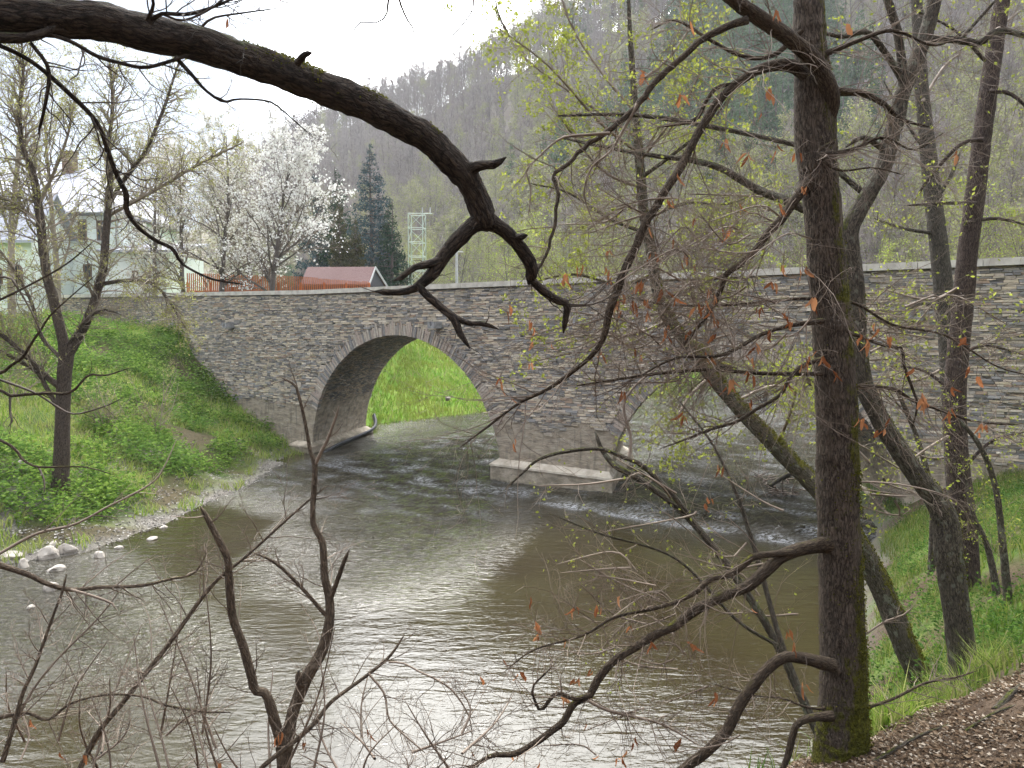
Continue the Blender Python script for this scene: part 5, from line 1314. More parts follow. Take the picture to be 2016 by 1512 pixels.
C.limb([(1690, 420, 16), (1640, 440, 12), (1560, 400, 18), (1490, 372, 16), (1420, 332, 13), (1360, 315, 12), (1300, 308, 9), (1230, 297, 8), (1160, 283, 6), (1100, 270, 4)], 7.5, 8.0, 16, .7, 2)
C.limb([(1700, 380, 14), (1600, 300, 11), (1500, 270, 9), (1360, 242, 10), (1300, 232, 9), (1240, 226, 8), (1180, 225, 7), (1097, 228, 5)], 7.5, 8.0, 16, .8, 2)
for k in range(10):
    x0, y0 = C.rng.uniform(1690, 1860), C.rng.uniform(560, 1000)
    C.limb([(x0, y0, 6), (x0 + C.rng.uniform(-60, 80), y0 + C.rng.uniform(-50, 30), 4), (x0 + C.rng.uniform(-120, 180), y0 + C.rng.uniform(-90, 60), 3)], 7.3, C.rng.uniform(6.8, 8), 8, .5, 2)
C.finish(M['young_leaf'], 1.0, .04, .006)

# --- mossy trunk leaning out over the water
g0 = P(1830, 1370, 8.0)
G = NearTree('leaning_tree', (g0[0], g0[1], gz(g0[0], g0[1])), M['bark_moss'], M['twig'], 104, label='yellow mossy trunk leaning left over the water from the right bank', cat='tree')
G.more = 2.0
GP = G.trunk([(1850, 1440, 80), (1828, 1370, 64), (1790, 1290, 58), (1745, 1180, 56), (1700, 1090, 56), (1640, 1000, 53), (1600, 952, 55), (1560, 912, 53), (1510, 860, 51), (1460, 808, 46), (1410, 750, 41), (1372, 703, 37), (1340, 660, 33), (1312, 620, 29), (1293, 565, 25), (1283, 500, 23), (1268, 420, 22), (1260, 330, 20), (1252, 240, 17), (1246, 150, 13), (1240, 60, 10), (1236, -40, 6)], 8.0, 9.4, 22, .06)
moss_tufts(G, GP[0], GP[1], (.3, -.2, .9), 6000, .02, .05, .62, 3)
G.limb([(1350, 672, 20), (1385, 690, 22), (1410, 715, 16), (1450, 725, 10)], 9.0, 8.6, 4, .4, 1)
for a in ([(1275, 460, 9), (1200, 430, 7), (1120, 380, 5), (1040, 360, 3)], [(1262, 350, 9), (1330, 300, 7), (1400, 240, 5), (1450, 170, 3)], [(1256, 300, 8), (1180, 240, 6), (1080, 130, 4), (960, 40, 2)], [(1270, 430, 9), (1350, 400, 7), (1440, 400, 5), (1520, 360, 3)], [(1250, 220, 7), (1190, 150, 5), (1130, 60, 4), (1100, -20, 3)], [(1248, 170, 7), (1320, 110, 5), (1380, 20, 3)], [(1290, 540, 9), (1220, 560, 7), (1130, 540, 5), (1050, 555, 3)], [(1300, 590, 9), (1380, 560, 7), (1470, 520, 5)], [(1320, 630, 8), (1240, 660, 6), (1150, 660, 4), (1060, 680, 3)], [(1400, 740, 8), (1350, 790, 6), (1320, 860, 4)], [(1450, 790, 8), (1520, 760, 6), (1590, 770, 4)], [(1530, 880, 7), (1560, 800, 6), (1570, 740, 4)], [(1262, 370, 7), (1180, 330, 5), (1080, 200, 3)], [(1258, 320, 7), (1350, 200, 4), (1390, 110, 3)], [(1285, 520, 7), (1370, 470, 5), (1440, 460, 3)], [(1255, 270, 8), (1150, 200, 5), (1030, 110, 4), (975, 20, 3)]):
    G.limb(a, 9.1, 9.1 + G.rng.uniform(-1.2, 1.2), 16, .8, 3, t0=.1, up=.03)
G.finish(M['young_leaf'], 1.7, .044, .007, 1)

# --- reddish straight trunk further along the right bank and its grey neighbour
e0 = P(1908, 1200, 10.0)
E = NearTree('alder_tree', (e0[0], e0[1], gz(e0[0], e0[1])), M['bark_red'], M['twig'], 105, label='tall straight reddish brown trunk near the right edge, leaning slightly right', cat='tree')
E.more = 2.0; E.slim = .82
E.trunk([(1918, 1330, 84), (1912, 1240, 70), (1905, 1130, 64), (1895, 1000, 61), (1884, 900, 59), (1880, 800, 57), (1885, 700, 55), (1896, 600, 53), (1905, 500, 52), (1920, 380, 50), (1935, 260, 48), (1950, 150, 46), (1965, 50, 42), (1985, -90, 38), (2010, -400, 26)], 10, 10.4, 24, .045)
for a in ([(1935, 275, 12), (1890, 285, 9), (1830, 350, 7), (1800, 395, 4)], [(1945, 180, 12), (1990, 185, 9), (2040, 230, 5)], [(1920, 400, 9), (1850, 400, 7), (1780, 405, 4)], [(1900, 440, 10), (1960, 430, 8), (2030, 445, 5)], [(1888, 700, 9), (1940, 680, 7), (2020, 700, 4)], [(1884, 780, 9), (1820, 730, 7), (1750, 720, 4)], [(1890, 930, 9), (1950, 870, 7), (2020, 850, 4)], [(1940, 120, 9), (1880, 60, 6), (1800, 20, 4)], [(1900, 560, 8), (1830, 590, 6), (1740, 570, 4)], [(1885, 850, 8), (1830, 880, 6), (1760, 930, 3)], [(1960, 60, 8), (2010, 20, 5)]):
    E.limb(a, 10.1, 10 + E.rng.uniform(-.8, 1), 14, .8, 2, t0=.1)
E.finish(M['young_leaf'], 1.1, .046, .008)
f0 = P(1885, 1120, 12.0)
Gy = NearTree('alder_tree', (f0[0], f0[1], gz(f0[0], f0[1])), M['bark_grey'], M['twig'], 106, label='grey trunk just left of the tall reddish trunk, with mossy side branches', cat='tree')
Gy.more = 2.0
Gy.trunk([(1898, 1230, 66), (1893, 1130, 58), (1888, 1000, 52), (1880, 880, 49), (1873, 760, 46), (1868, 680, 45), (1858, 580, 43), (1848, 480, 41), (1836, 380, 39), (1825, 280, 35), (1815, 180, 31), (1808, 60, 27), (1800, -100, 20)], 12, 12.4, 20, .05)
for a in ([(1862, 620, 14), (1820, 595, 10), (1770, 620, 6)], [(1838, 400, 12), (1870, 350, 9), (1890, 300, 7)], [(1845, 460, 9), (1780, 450, 7), (1720, 430, 4)], [(1826, 300, 10), (1790, 250, 7), (1740, 160, 4)], [(1870, 720, 8), (1800, 750, 6), (1730, 740, 4)], [(1816, 200, 8), (1860, 130, 6), (1900, 100, 3)], [(1880, 900, 8), (1820, 900, 5), (1760, 860, 3)]):
    Gy.limb(a, 12.2, 12 + Gy.rng.uniform(-.8, 1), 14, .9, 2, t0=.1)
Gy.finish(M['young_leaf'], 1.1, .05, .008)

# --- thin saplings reaching over the water in the middle
h0 = P(1590, 1420, 6.2)
S = NearTree('slanting_sapling', (h0[0], h0[1], gz(h0[0], h0[1])), M['bark_lean'], M['twig'], 107, label='thin double stemmed sapling slanting left across the water in front of the pier', cat='sapling')
S.limb([(1650, 1530, 22), (1600, 1420, 19), (1545, 1300, 17), (1500, 1215, 16), (1440, 1125, 15), (1400, 1070, 14), (1340, 1005, 13), (1290, 965, 13), (1250, 938, 13), (1210, 916, 12), (1185, 885, 9), (1172, 850, 6)], 6.0, 7.0, 10, .5, 2, bump=.04)
S.limb([(1425, 1105, 12), (1395, 1068, 12), (1345, 1000, 11), (1300, 948, 11), (1262, 915, 10), (1232, 902, 9), (1180, 884, 8), (1110, 890, 7), (1060, 905, 6), (1030, 930, 5), (990, 968, 3)], 6.7, 6.6, 10, .5, 2, bump=.04)
S.limb([(1238, 905, 7), (1242, 860, 6), (1228, 800, 6), (1250, 760, 5), (1300, 720, 3)], 6.7, 6.9, 10, .5, 2)
S.limb([(1570, 1350, 14), (1530, 1240, 11), (1500, 1130, 10), (1470, 1030, 9), (1445, 960, 7), (1400, 870, 5), (1330, 780, 3)], 6.1, 6.9, 12, .5, 2)
S.limb([(1530, 1270, 9), (1450, 1220, 7), (1330, 1100, 5), (1180, 1050, 4), (1080, 1010, 2)], 6.2, 6.0, 16, .5, 2)
for k in range(16):
    x0, y0 = S.rng.uniform(1230, 1590), S.rng.uniform(940, 1330)
    S.limb([(x0, y0, 5), (x0 - S.rng.uniform(20, 90), y0 + S.rng.uniform(-50, 30), 4), (x0 - S.rng.uniform(110, 190), y0 + S.rng.uniform(-90, 50), 2)], 6.4, S.rng.uniform(5.8, 7), 8, .4, 2)
S.finish(M['young_leaf'], 0.6, .03, .012)

# --- thin stems among the leaves at the right edge
for i, (path, d, lab) in enumerate((([(2000, 1260, 26), (1985, 1180, 20), (1975, 1080, 16), (1960, 960, 13), (1930, 880, 11), (1890, 830, 8), (1850, 800, 5)], 8.5, 'thin green twiggy stem rising at the right edge'), ([(1965, 1180, 18), (1945, 1080, 14), (1915, 1010, 10), (1900, 940, 6)], 9.2, 'short thin stem just right of the reddish trunk'), ([(1838, 1010, 16), (1825, 930, 13), (1805, 860, 11), (1775, 790, 8), (1750, 740, 5)], 13.0, 'slim grey sapling seen between the crooked trunk and the reddish trunk'))):
    q = P(path[0][0], path[0][1], d)
    W = NearTree('sapling', (q[0], q[1], gz(q[0], q[1])), M['bark_lean'], M['twig'], 120 + i, label=lab, cat='sapling')
    z = gz(q[0], q[1]); 
    W.limb(path, d, d + .3, 16, .7, 3, bump=.03, name='stem')
    tb = Tubes(); tb.add(np.array([(q[0], q[1], z - .2), (q[0], q[1], (z + q[2]) / 2), tuple(q)]), np.full(3, PR(path[0][2], path[0][0], path[0][1], d)), 8); link('stem', tb.mesh('stem', M['bark_lean']), W.root)
    W.finish(M['young_leaf'], 1.1, .034, .02)

# --- bare shrub in the lower left foreground
sh = P(560, 1640, 3.7)
B = NearTree('bare_shrub', (sh[0], sh[1], gz(sh[0], sh[1])), M['bark_dead'], M['twig'], 108, label='leafless dead looking shrub with broken stems in the lower left foreground', cat='shrub')
zb0 = gz(sh[0], sh[1])
for w_, (px, py, d) in ((.05, (559, 1505, 3.7)), (.04, (556, 1470, 3.72))):
    q = P(px, py, d); tb = Tubes(); tb.add(catmull([(q[0] + .05, q[1], zb0 - .2), (q[0] + .02, q[1], (zb0 + q[2]) / 2), tuple(q)], 12), np.linspace(.05, .033, 12), 12, .05); link('stem', tb.mesh('stem', M['bark_dead']), B.root)
B.more = 1.15; B.wt = 0.11
B.limb([(559, 1505, 27), (573, 1417, 24), (587, 1375, 24), (604, 1333, 25), (635, 1278, 22), (648, 1226, 19), (649, 1184, 17), (639, 1132, 15), (635, 1069, 13), (618, 1035, 12), (616, 1000, 11), (620, 917, 11), (611, 889, 8), (602, 838, 7), (588, 778, 6), (579, 757, 5), (549, 741, 3)], 3.7, 3.9, 10, .32, 2, bump=.08, name='stem')
B.limb([(620, 915, 8), (632, 890, 7), (643, 870, 7), (655, 838, 6), (662, 819, 6), (667, 800, 4)], 3.85, 3.8, 3, .12, 1)
B.limb([(647, 1200, 13), (650, 1180, 11), (663, 1146, 9), (676, 1110, 8), (688, 1082, 7)], 3.78, 3.72, 1, .1, 1)
B.limb([(606, 1345, 18), (590, 1345, 16), (588, 1322, 14)], 3.73, 3.7, 0, name='stub')
B.limb([(642, 1212, 9), (590, 1153, 8), (542, 1108, 7), (497, 1087, 3)], 3.78, 3.7, 5, .2, 2)
B.limb([(558, 1470, 24), (545, 1434, 22), (531, 1385, 20), (521, 1364, 18), (502, 1357, 19), (493, 1323, 18), (476, 1264, 17), (458, 1215, 17), (451, 1139, 16), (448, 1100, 14), (430, 1062, 14), (402, 1010, 10), (394, 996, 5)], 3.72, 3.6, 9, .3, 2, bump=.08, name='stem')
B.limb([(150, 1530, 12), (167, 1493, 12), (194, 1441, 12), (243, 1382, 11), (281, 1333, 11), (333, 1267, 10), (417, 1153, 8), (486, 1094, 6), (587, 1003, 5), (645, 955, 3)], 3.5, 3.9, 26, .4, 3)
B.limb([(5, 1500, 13), (28, 1424, 11), (45, 1365, 9), (69, 1312, 8), (101, 1222, 6), (122, 1167, 6), (131, 1130, 4)], 3.2, 3.4, 12, .4, 3)
B.limb([(30, 1420, 8), (70, 1350, 6), (120, 1290, 5), (190, 1220, 4), (235, 1165, 2)], 3.25, 3.5, 10, .35, 2)
B.limb([(-10, 1110, 15), (52, 1130, 12), (97, 1151, 11), (142, 1161, 10), (200, 1156, 8), (278, 1153, 7), (330, 1141, 6), (382, 1128, 4), (407, 1088, 2)], 3.4, 3.7, 16, .34, 2)
B.limb([(140, 1161, 7), (187, 1175, 6), (222, 1189, 5), (232, 1204, 3)], 3.45, 3.4, 3, .2, 1)
B.limb([(-10, 1095, 8), (69, 1052, 7), (139, 1035, 6), (174, 1019, 5), (208, 1000, 5), (296, 953, 4), (324, 917, 3), (348, 864, 2)], 3.5, 3.9, 7, .25, 2)
B.limb([(-10, 1415, 11), (52, 1403, 9), (94, 1417, 7), (139, 1385, 6), (208, 1368, 5), (278, 1371, 5), (330, 1389, 5), (399, 1401, 4), (455, 1403, 3)], 3.3, 3.6, 16, .35, 2)
B.limb([(500, 1530, 11), (524, 1503, 10), (590, 1451, 10), (625, 1417, 9), (652, 1382, 8), (722, 1330, 7), (767, 1292, 6), (796, 1250, 4)], 3.5, 3.8, 10, .35, 2)
B.limb([(725, 1326, 5), (756, 1365, 5), (763, 1406, 4), (777, 1430, 4), (840, 1485, 3)], 3.7, 3.7, 9, .3, 2)
B.limb([(765, 1304, 5), (794, 1306, 4), (826, 1323, 4), (857, 1337, 4), (892, 1361, 4), (923, 1410, 3), (930, 1455, 2)], 3.75, 3.8, 12, .3, 2)
for k in range(34):
    x0 = B.rng.uniform(0, 950); y0 = B.rng.uniform(1440, 1580)
    x1 = x0 + B.rng.uniform(-130, 130); h_ = B.rng.uniform(60, 300) * (1.0 if x0 < 700 else .5)
    B.limb([(x0, y0, 6), ((x0 + x1) / 2 + B.rng.uniform(-25, 25), y0 - h_ * .5, 4), (x1, y0 - h_, 2)], B.rng.uniform(3.2, 3.8), B.rng.uniform(3.2, 4.0), 9, .28, 2, t0=.1)
B.finish()
dry_leaves(B.root, [(548, 1445), (595, 1465), (433, 1497), (168, 1490), (60, 1420), (728, 1440), (118, 1480)], 3.5, 9, .07)

# --- sapling poking in from the left edge
q = np.array((-3.9, 4.2, 0)); q[2] = gz(q[0], q[1])
K = NearTree('bare_sapling', tuple(q), M['bark_branch'], M['twig_dark'], 109, label='sparse leafless sapling reaching in from the left edge in front of the green bank', cat='sapling')
stp = catmull([(q[0], q[1], q[2] - .2), (q[0] + .1, q[1] + .1, 4.6), tuple(P(-60, 900, 4.2)), tuple(P(-45, 735, 4.2)), tuple(P(-70, 520, 4.2))], 24)
tb = Tubes(); tb.add(stp, np.linspace(.035, .012, 24), 8); link('stem', tb.mesh('stem', M['bark_branch']), K.root)
for a in ([(-48, 740, 9), (0, 735, 8), (25, 717, 7), (45, 703, 7), (63, 674, 6), (80, 650, 5), (105, 615, 4), (190, 540, 2)], [(-50, 755, 9), (0, 768, 8), (20, 779, 8), (45, 777, 7), (101, 774, 7), (126, 776, 7), (146, 768, 6), (166, 746, 5), (178, 737, 5), (209, 739, 4), (256, 724, 2)], [(20, 779, 6), (20, 815, 5), (25, 828, 5), (15, 842, 3)], [(-50, 730, 7), (45, 764, 6), (75, 777, 5), (126, 809, 5), (146, 815, 4), (171, 811, 4), (214, 797, 3), (243, 782, 2)], [(-60, 840, 9), (22, 878, 7), (45, 905, 6), (74, 919, 5), (126, 919, 4), (170, 920, 3), (225, 935, 2)], [(76, 920, 5), (87, 945, 4), (88, 970, 3)], [(-60, 620, 7), (0, 590, 6), (60, 560, 5), (130, 520, 4), (190, 470, 2)], [(-60, 560, 7), (10, 545, 6), (30, 560, 5), (60, 610, 4), (95, 680, 3), (130, 720, 2)]):
    K.limb(a, 4.2, 4.1, 4, .2, 1)
K.finish()

# --- forked tree on the left bank
l0 = P(122, 935, 22.6)
A = NearTree('bank_tree', (l0[0], l0[1], gz(l0[0], l0[1])), M['bark_bank'], M['twig_bank'], 110, label='forked tree with budding branches standing on the green left bank', cat='tree')
RMIN = 0.0036
A.more = 3.7
A.trunk([(118, 990, 49.9), (120, 935, 39.6), (122, 880, 35.3), (124, 800, 32.7), (127, 740, 32.7), (131, 700, 32.7), (130, 675, 25.8)], 22.6, 22.6, 18, .06)
A.limb([(128, 700, 24.1), (122, 660, 22.4), (112, 620, 20.6), (103, 580, 20.6), (92, 540, 19.8), (84, 480, 18.9), (75, 400, 17.2), (62, 330, 14.6), (45, 290, 11.2), (38, 220, 8.6), (46, 140, 6.0), (40, 60, 3.4)], 22.6, 22.4, 34, 1.7, 3, rmax=.03)
A.limb([(131, 705, 25.8), (140, 690, 21.5), (160, 655, 18.9), (176, 620, 18.1), (190, 580, 17.2), (203, 530, 17.2), (208, 470, 15.5), (212, 420, 14.6), (218, 340, 11.2), (214, 290, 8.6), (222, 200, 6.9), (214, 110, 4.3)], 22.6, 22.9, 34, 1.7, 3, rmax=.03)
A.limb([(213, 405, 10.3), (240, 360, 9.5), (285, 300, 8.6), (320, 220, 6.9), (340, 160, 5.2), (360, 100, 3.4)], 22.9, 23.5, 18, 1.5, 3, rmax=.02)
A.limb([(212, 425, 8.6), (280, 388, 7.7), (330, 360, 6.9), (400, 318, 5.2), (480, 280, 3.4)], 22.9, 23.6, 18, 1.4, 3, rmax=.02)
A.limb([(196, 560, 10.3), (240, 553, 8.6), (283, 553, 7.7), (320, 575, 6.0), (365, 645, 3.4)], 22.8, 22.2, 18, 1.4, 3, rmax=.02, up=-.05)
A.limb([(123, 765, 15.5), (90, 740, 13.8), (50, 700, 12.0), (0, 655, 10.3), (-60, 600, 6.9)], 22.6, 21.8, 20, 1.4, 3, rmax=.02)
A.limb([(118, 810, 11.2), (90, 760, 10.3), (70, 730, 9.5), (0, 690, 7.7), (-60, 650, 5.2)], 22.6, 22.0, 12, 1.3, 2, rmax=.02)
A.limb([(115, 700, 9.5), (80, 660, 8.6), (60, 590, 7.7), (20, 520, 6.0), (-20, 470, 4.3)], 22.6, 23.2, 18, 1.5, 3, rmax=.02)
A.limb([(128, 690, 10.3), (150, 655, 8.6), (175, 625, 6.9), (205, 610, 5.2), (240, 620, 3.4)], 22.6, 22, 10, 1.2, 2, rmax=.02)
A.limb([(80, 440, 8.6), (30, 400, 6.9), (-20, 385, 5.2)], 22.5, 22, 12, 1.4, 3, rmax=.02)
A.limb([(76, 405, 8.6), (110, 330, 6.9), (135, 260, 5.2), (150, 180, 3.4)], 22.5, 23, 14, 1.4, 3, rmax=.02)
A.finish(M['bank_bud'], 1.9, .058, .03, 1)
# smaller budding bushes between it and the bridge
RMIN = 0.004
for i, (u, v, d, hgt, lab) in enumerate(((300, 700, 30, 2.6, 'twiggy yellow green bush against the left end of the bridge wall'), (215, 690, 28, 2.2, 'low twiggy bush just right of the forked bank tree'), (20, 690, 27, 2.4, 'yellow green bush at the left edge below the white garden wall'))):
    x = at_px(u, d); z = gz(x, d)
    W = NearTree('budding_bush', (x, d, z), M['bark_bank'], M['twig_bank'], 130 + i, label=lab, cat='bush')
    for k in range(9):
        pts, rad = grow((x + W.rng.normal() * .2, d + W.rng.normal() * .2, z - .1), (W.rng.normal() * .5, W.rng.normal() * .5, 1), hgt * W.rng.uniform(.7, 1.2), .025, 9, .1, W.rng, .02, .25)
        W.tw.add(pts, rad, 4); sprout(W.tw, pts, rad, W.rng, 9, 1.0, 2, .15, .15, .02, (.5, 1.1), .6, .012, .004, 5, W.tips, 3, 0, (5, 3))
    W.finish(M['bank_bud'], 1.5, .06, .03, 2)
# ------------------------------------------------------------------ ground cover
rg = np.random.default_rng(71)
def in_frame(x, y, z, m=60):
    k = y * CT - (z - HCAM) * ST; vx = x / np.maximum(k, .1) * F + CX
    vz = ((z - HCAM) * CT + y * ST) / np.maximum(k, .1); py = CY - vz * F
    return (vx > -m) & (vx < 2016 + m) & (py > -m) & (py < 1512 + m) & (k > .5)

def scatter(n, x0, x1, y0, y1, cond):
    x = rg.uniform(x0, x1, n); y = rg.uniform(y0, y1, n)
    z, ol, orr, dl, dr = terrain(x, y)
    k = cond(x, y, z, ol, orr, dl, dr) & in_frame(x, y, z)
    return x[k], y[k], z[k]

def blades(name, x, y, z, h, w, mat, lean=.45):
    n = len(x); a = rg.uniform(0, 2 * PI, n); hh = h * rg.uniform(.5, 1.3, n); ww = w * rg.uniform(.7, 1.3, n)
    l = rg.normal(size=(n, 2)) * lean * hh[:, None]
    b = np.stack([x, y, z - .03], 1); s = np.stack([np.cos(a) * ww / 2, np.sin(a) * ww / 2, 0 * a], 1)
    mid = b + np.stack([l[:, 0] * .35, l[:, 1] * .35, hh * .6], 1); tip = b + np.stack([l[:, 0], l[:, 1], hh * .95], 1)
    v = np.stack([b - s, b + s, mid + s * .7, mid - s * .7, tip], 1).reshape(-1, 3)
    i = np.arange(n)[:, None] * 5
    f = np.concatenate([i + [0, 1, 2, 3], i + [3, 2, 4]], 1)
    return np_mesh(name, v, f.ravel(), np.tile([4, 3], n), mat, False)

def leafbed(name, x, y, z, h, size, mat, per=7, rad=.16):
    n = len(x); lv = Leaves(); hh = h * rg.uniform(.4, 1.25, n)
    for k in range(per):
        t = (k + 1) / per
        lv.add(np.stack([x + rg.normal(size=n) * rad, y + rg.normal(size=n) * rad, z + hh * t * rg.uniform(.7, 1.1, n)], 1), size * rg.uniform(.6, 1.25, n))
    v, m = lv.arrays(rg, .62, .3)
    # leaves lie flatter than random
    v = v.reshape(-1, 4, 3); c = v[:, :1]; v = c + (v - c) * np.array([1, 1, .55]); v = v.reshape(-1, 3)
    i = np.arange(m)[:, None] * 4; tri = np.concatenate([i + [0, 1, 2], i + [0, 2, 3]], 1).reshape(-1, 3)
    return np_mesh(name, v, tri.ravel(), np.full(len(tri), 3), mat, False)

pat = lambda x, y, s=.35, sd=13: fbm(x * s, y * s, sd, 3)
# left bank: nettles and ground elder in patches, grass between
x, y, z = scatter(42000, -34, -9, 17, 46, lambda x, y, z, ol, orr, dl, dr: ol & (dl > 1.7) & (pat(x, y) > .47 - .03 * (dl > 4)) & (fbm(x * .7, y * .7, 21, 3) < .64))
link('nettles', leafbed('nettles', x, y, z, .6, .17, M['nettle'], 7, .2), kind='stuff', label='dark green nettles covering the left bank')
x, y, z = scatter(90000, -34, -9, 16, 46, lambda x, y, z, ol, orr, dl, dr: ol & (dl > .7 + 2.8 * (pat(x, y, .8, 5) - .5)) & (pat(x, y) < .58) & (fbm(x * .7, y * .7, 21, 3) < .66))
link('grass', blades('grass', x, y, z, .34, .03, M['grass']), kind='stuff', label='bright green grass on the left bank')
# upstream bank seen through the arch
x, y, z = scatter(70000, -12, 22, 42, 80, lambda x, y, z, ol, orr, dl, dr: ol & (dl > .15))
link('grass', blades('grass', x, y, z, .42, .07, M['grass_far']), kind='stuff', label='fresh green grass seen through the left arch')
# ground behind the bridge and on the right
x, y, z = scatter(40000, -40, 60, 44, 110, lambda x, y, z, ol, orr, dl, dr: (z > 5) | orr)
link('meadow_grass', blades('meadow_grass', x, y, z, .5, .1, M['grass_far']), kind='stuff', label='green meadow grass beyond the bridge')
# near bank on the right
x, y, z = scatter(90000, 1.5, 17, 4.6, 22, lambda x, y, z, ol, orr, dl, dr: orr & (dr > .35) & (y > 4.95 + .5 * pat(x, y, 1.5, 8) * 0.6) & (pat(x, y, .6, 4) < .62) & (fbm(x * 1.1, y * 1.1, 33, 3) < .58))
link('bank_grass', blades('bank_grass', x, y, z, .24, .014, M['grass_near']), kind='stuff', label='grass on the right bank below the trunks')
x, y, z = scatter(26000, 2.5, 17, 6.2, 22, lambda x, y, z, ol, orr, dl, dr: orr & (dr > .5) & (pat(x, y, .6, 4) > .46) & (fbm(x * 1.1, y * 1.1, 33, 3) < .6))
link('bank_weeds', leafbed('bank_weeds', x, y, z, .28, .06, M['weed_near'], 6, .08), kind='stuff', label='low green weeds on the right bank')
# sedge tussocks at the edge of the litter
for i, (u, v, d, lab) in enumerate(((1565, 1470, 5.6, ''), (1745, 1440, 5.2, 'pale grass tussock right of the foreground trunk'), (1860, 1400, 6.1, 'grass tussock at the foot of the crooked tree'), (1925, 1385, 6.3, 'rightmost grass tussock beside the leaf litter'), (1800, 1270, 8.6, 'grass tussock by the foot of the leaning mossy trunk'))):
    if not lab: continue
    c = P(u, v, d); n = 260; xx = c[0] + rg.normal(size=n) * .07; yy = c[1] + rg.normal(size=n) * .07
    zz = terrain(xx, yy)[0]
    link('grass_tussock', blades('grass_tussock', xx, yy, zz, .3, .008, M['grass'], .6), label=lab, cat='grass tussock')
# gravel along the left shore and riverbed riffle
def chips(name, x, y, z, size, mat, flat=.5, lift=.01):
    n = len(x); lv = Leaves(); lv.add(np.stack([x, y, z + lift], 1), size * rg.uniform(.4, 1.5, n) ** 1.3)
    v, m = lv.arrays(rg, .75, .9); v = v.reshape(-1, 4, 3); c = v[:, :1]; v = c + (v - c) * np.array([1, 1, flat]); v = v.reshape(-1, 3)
    i = np.arange(m)[:, None] * 4; tri = np.concatenate([i + [0, 1, 2], i + [0, 2, 3]], 1).reshape(-1, 3)
    return np_mesh(name, v, tri.ravel(), np.full(len(tri), 3), mat, False)
x, y, z = scatter(60000, -26, -8, 14, 36, lambda x, y, z, ol, orr, dl, dr: (ol & (dl < 2.0 + 1.6 * (x < -13))) | (~ol & (dl < .3)))
k = z > -.03
link('pebbles', chips('pebbles', x[k], y[k], z[k], .075, M['pebble']), kind='stuff', label='pale pebbles along the left shore')
# leaf litter and bark chips bottom right
x, y, z = scatter(52000, 1.4, 5, 3.2, 5.6, lambda x, y, z, ol, orr, dl, dr: orr & (y < 5.0 + .7 * (pat(x, y, 1.3, 6) - .4)))
link('leaf_litter', chips('leaf_litter', x, y, z, .026, M['chips'], .35), kind='stuff', label='brown bark chips and leaf litter at the lower right')
# sticks lying on the litter
for i, (a, b, r_, lab) in enumerate((((1720, 1500), (1890, 1420), .012, 'longer fallen stick lying on the leaf litter'), ((1900, 1440), (2010, 1385), .01, 'fallen stick near the right edge of the litter'), ((1960, 1400), (2016, 1345), .025, 'mossy root curving out of the ground at the lower right'))):
    def on_ground(px, py):
        d = 3.0
        for _ in range(400):
            q = P(px, py, d)
            if q[2] <= gz(q[0], q[1]) + .01: break
            d += .02
        return q
    p, q = on_ground(*a), on_ground(*b); m_ = (p + q) / 2; m_[2] = gz(m_[0], m_[1]) + .03
    tb = Tubes(); c = catmull([tuple(p), tuple(m_), tuple(q)], 12); tb.add(c, np.linspace(r_, r_ * .5, 12), 8, .05)
    link('fallen_stick', tb.mesh('fallen_stick', M['bark_lean']), label=lab, cat='stick')

# ------------------------------------------------------------------ stones on the shore, driftwood on the weir
def rock(name, px, py, wpx, hpx, lab, seed, zoff=0.0):
    d = 10.0
    for _ in range(900):
        q = P(px, py, d)
        if q[2] <= max(gz(q[0], q[1]), 0.0): break
        d += .03
    q = P(px, py, d); w_ = wpx * d / F / 2; h_ = hpx * d / F / 2 * 1.3
    import bmesh
    bm = bmesh.new(); bmesh.ops.create_icosphere(bm, subdivisions=3, radius=1)
    r = random.Random(seed); off = Vector((r.uniform(0, 50), r.uniform(0, 50), r.uniform(0, 50)))
    pl = [(Vector((r.gauss(0, 1), r.gauss(0, 1), r.gauss(0, 1))).normalized(), r.uniform(.62, .9)) for _ in range(9)]
    for v in bm.verts:
        c = v.co.copy()
        for n_, k in pl:
            e = c.dot(n_)
            if e > k: c -= n_ * (e - k)
        c *= 1 + .1 * mnoise.noise(c * 2.2 + off)
        v.co = Vector((c.x * w_, c.y * w_ * r.uniform(.78, .8), c.z * h_))
    me = bpy.data.meshes.new(name); bm.to_mesh(me); bm.free(); me.materials.append(M['rock'])
    o = link(name, me, label=lab, cat='rock', group='pale stones along the left shore'); o.location = (q[0], q[1], q[2] + h_ * .15); o.rotation_euler = (0, 0, r.uniform(0, 6))
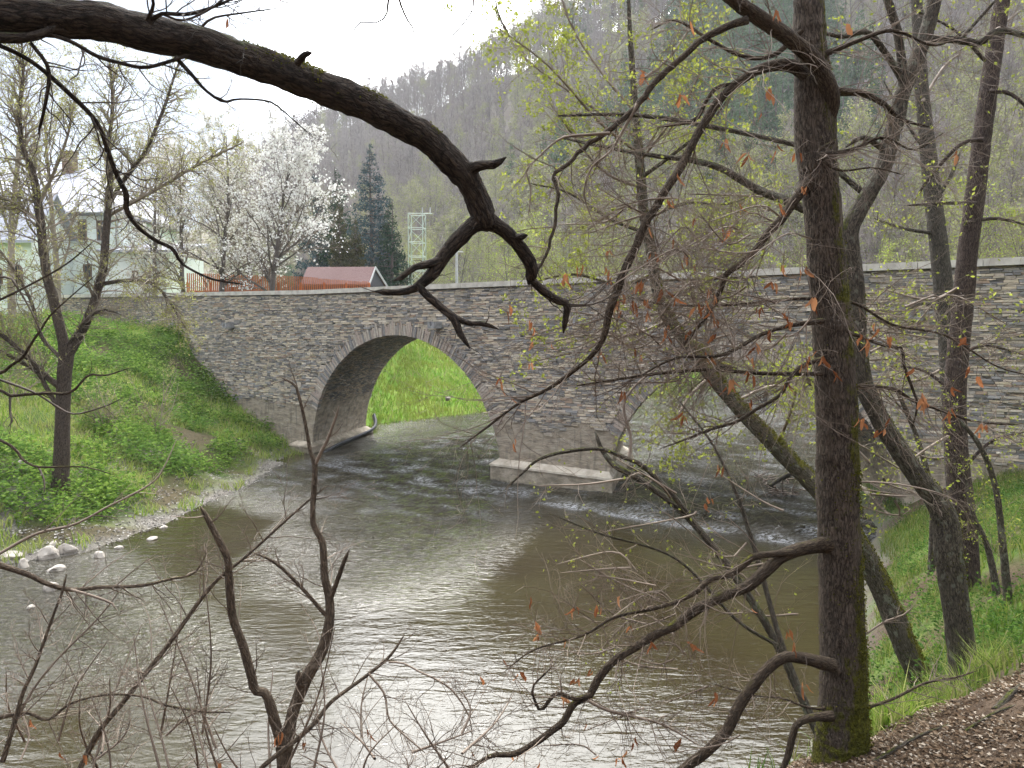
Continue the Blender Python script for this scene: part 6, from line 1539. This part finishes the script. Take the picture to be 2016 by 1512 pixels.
for i, a in enumerate(((97, 1096, 46, 30, 'broad pale rock on the left shore, left one of a touching pair'), (133, 1087, 38, 26, 'pale rock touching the right side of the broad shore rock'), (46, 1116, 30, 24, 'rounded pale rock left of the touching pair on the shore'), (111, 1123, 36, 16, 'flat white rock in the shallows below the touching pair'), (197, 1096, 28, 17, 'white rock standing alone in the water right of the touching pair'), (100, 1162, 34, 26, 'dark based rock amid the bright riffle'), (106, 1076, 22, 16, 'small brownish rock behind the touching pair'), (20, 1098, 52, 18, 'flat slab of pale rock at the left edge of the shore'), (234, 1079, 18, 7, 'small flat stone just breaking the water surface'), (301, 1062, 24, 8, 'low pale stone in the shallows below the grass'), (322, 1039, 18, 8, 'pale stone at the waterline farthest along the gravel'), (60, 1197, 22, 9, 'dark small stone in the riffle nearest the camera'))):
    rock('shore_rock', *a, 200 + i)
rock('shore_rock', 40, 920, 36, 20, 'grey stone half hidden in the weeds left of the bank tree', 230)
rock('shore_rock', 882, 786, 14, 9, 'small white stone in the grass behind the left arch', 231)
for i, (px, py, d, n, sz, lab) in enumerate(((1525, 936, 27.0, 46, .8, 'larger tangle of driftwood caught on the weir'), (1535, 975, 25.0, 36, .7, 'smaller tangle of driftwood nearer the weir edge'))):
    c = P(px, py, d); c[2] = .42; t_ = Tubes(); r = np.random.default_rng(300 + i)
    for k in range(n):
        q = c + r.normal(size=3) * np.array((.45, .3, .12)) * sz; q[2] = max(q[2], .35)
        pts, rad = grow(q, (r.normal(), r.normal() * .6, r.normal() * .15), r.uniform(.4, 1.1) * sz, r.uniform(.012, .035), 6, .2, r, 0, .4); t_.add(pts, rad, 5)
    link('driftwood', t_.mesh('driftwood', M['wet_wood']), label=lab, cat='driftwood')
t_ = Tubes(); a, b = P(1515, 962, 26.0), P(1558, 936, 26.6); a[2] = .42; b[2] = .75; t_.add(catmull([tuple(a), tuple((a + b) / 2 + np.array((0, 0, .04))), tuple(b)], 10), np.linspace(.07, .1, 10), 9, .06)
link('drift_log', t_.mesh('drift_log', M['bark_grey']), label='pale log lying across the weir beside the driftwood', cat='log')

# ------------------------------------------------------------------ the air
mb = MB(); mb.box(-760, 760, -120, 1000, -8, 190)
m_, nt_, out_ = new_mat('haze'); v_ = nt_.nodes.new('ShaderNodeVolumePrincipled'); v_.inputs['Color'].default_value = (.9, .94, 1, 1); v_.inputs['Density'].default_value = HAZE; v_.inputs['Anisotropy'].default_value = .35
nt_.links.new(v_.outputs[0], out_.inputs['Volume'])
link('haze', mb.mesh('haze', m_), kind='stuff')
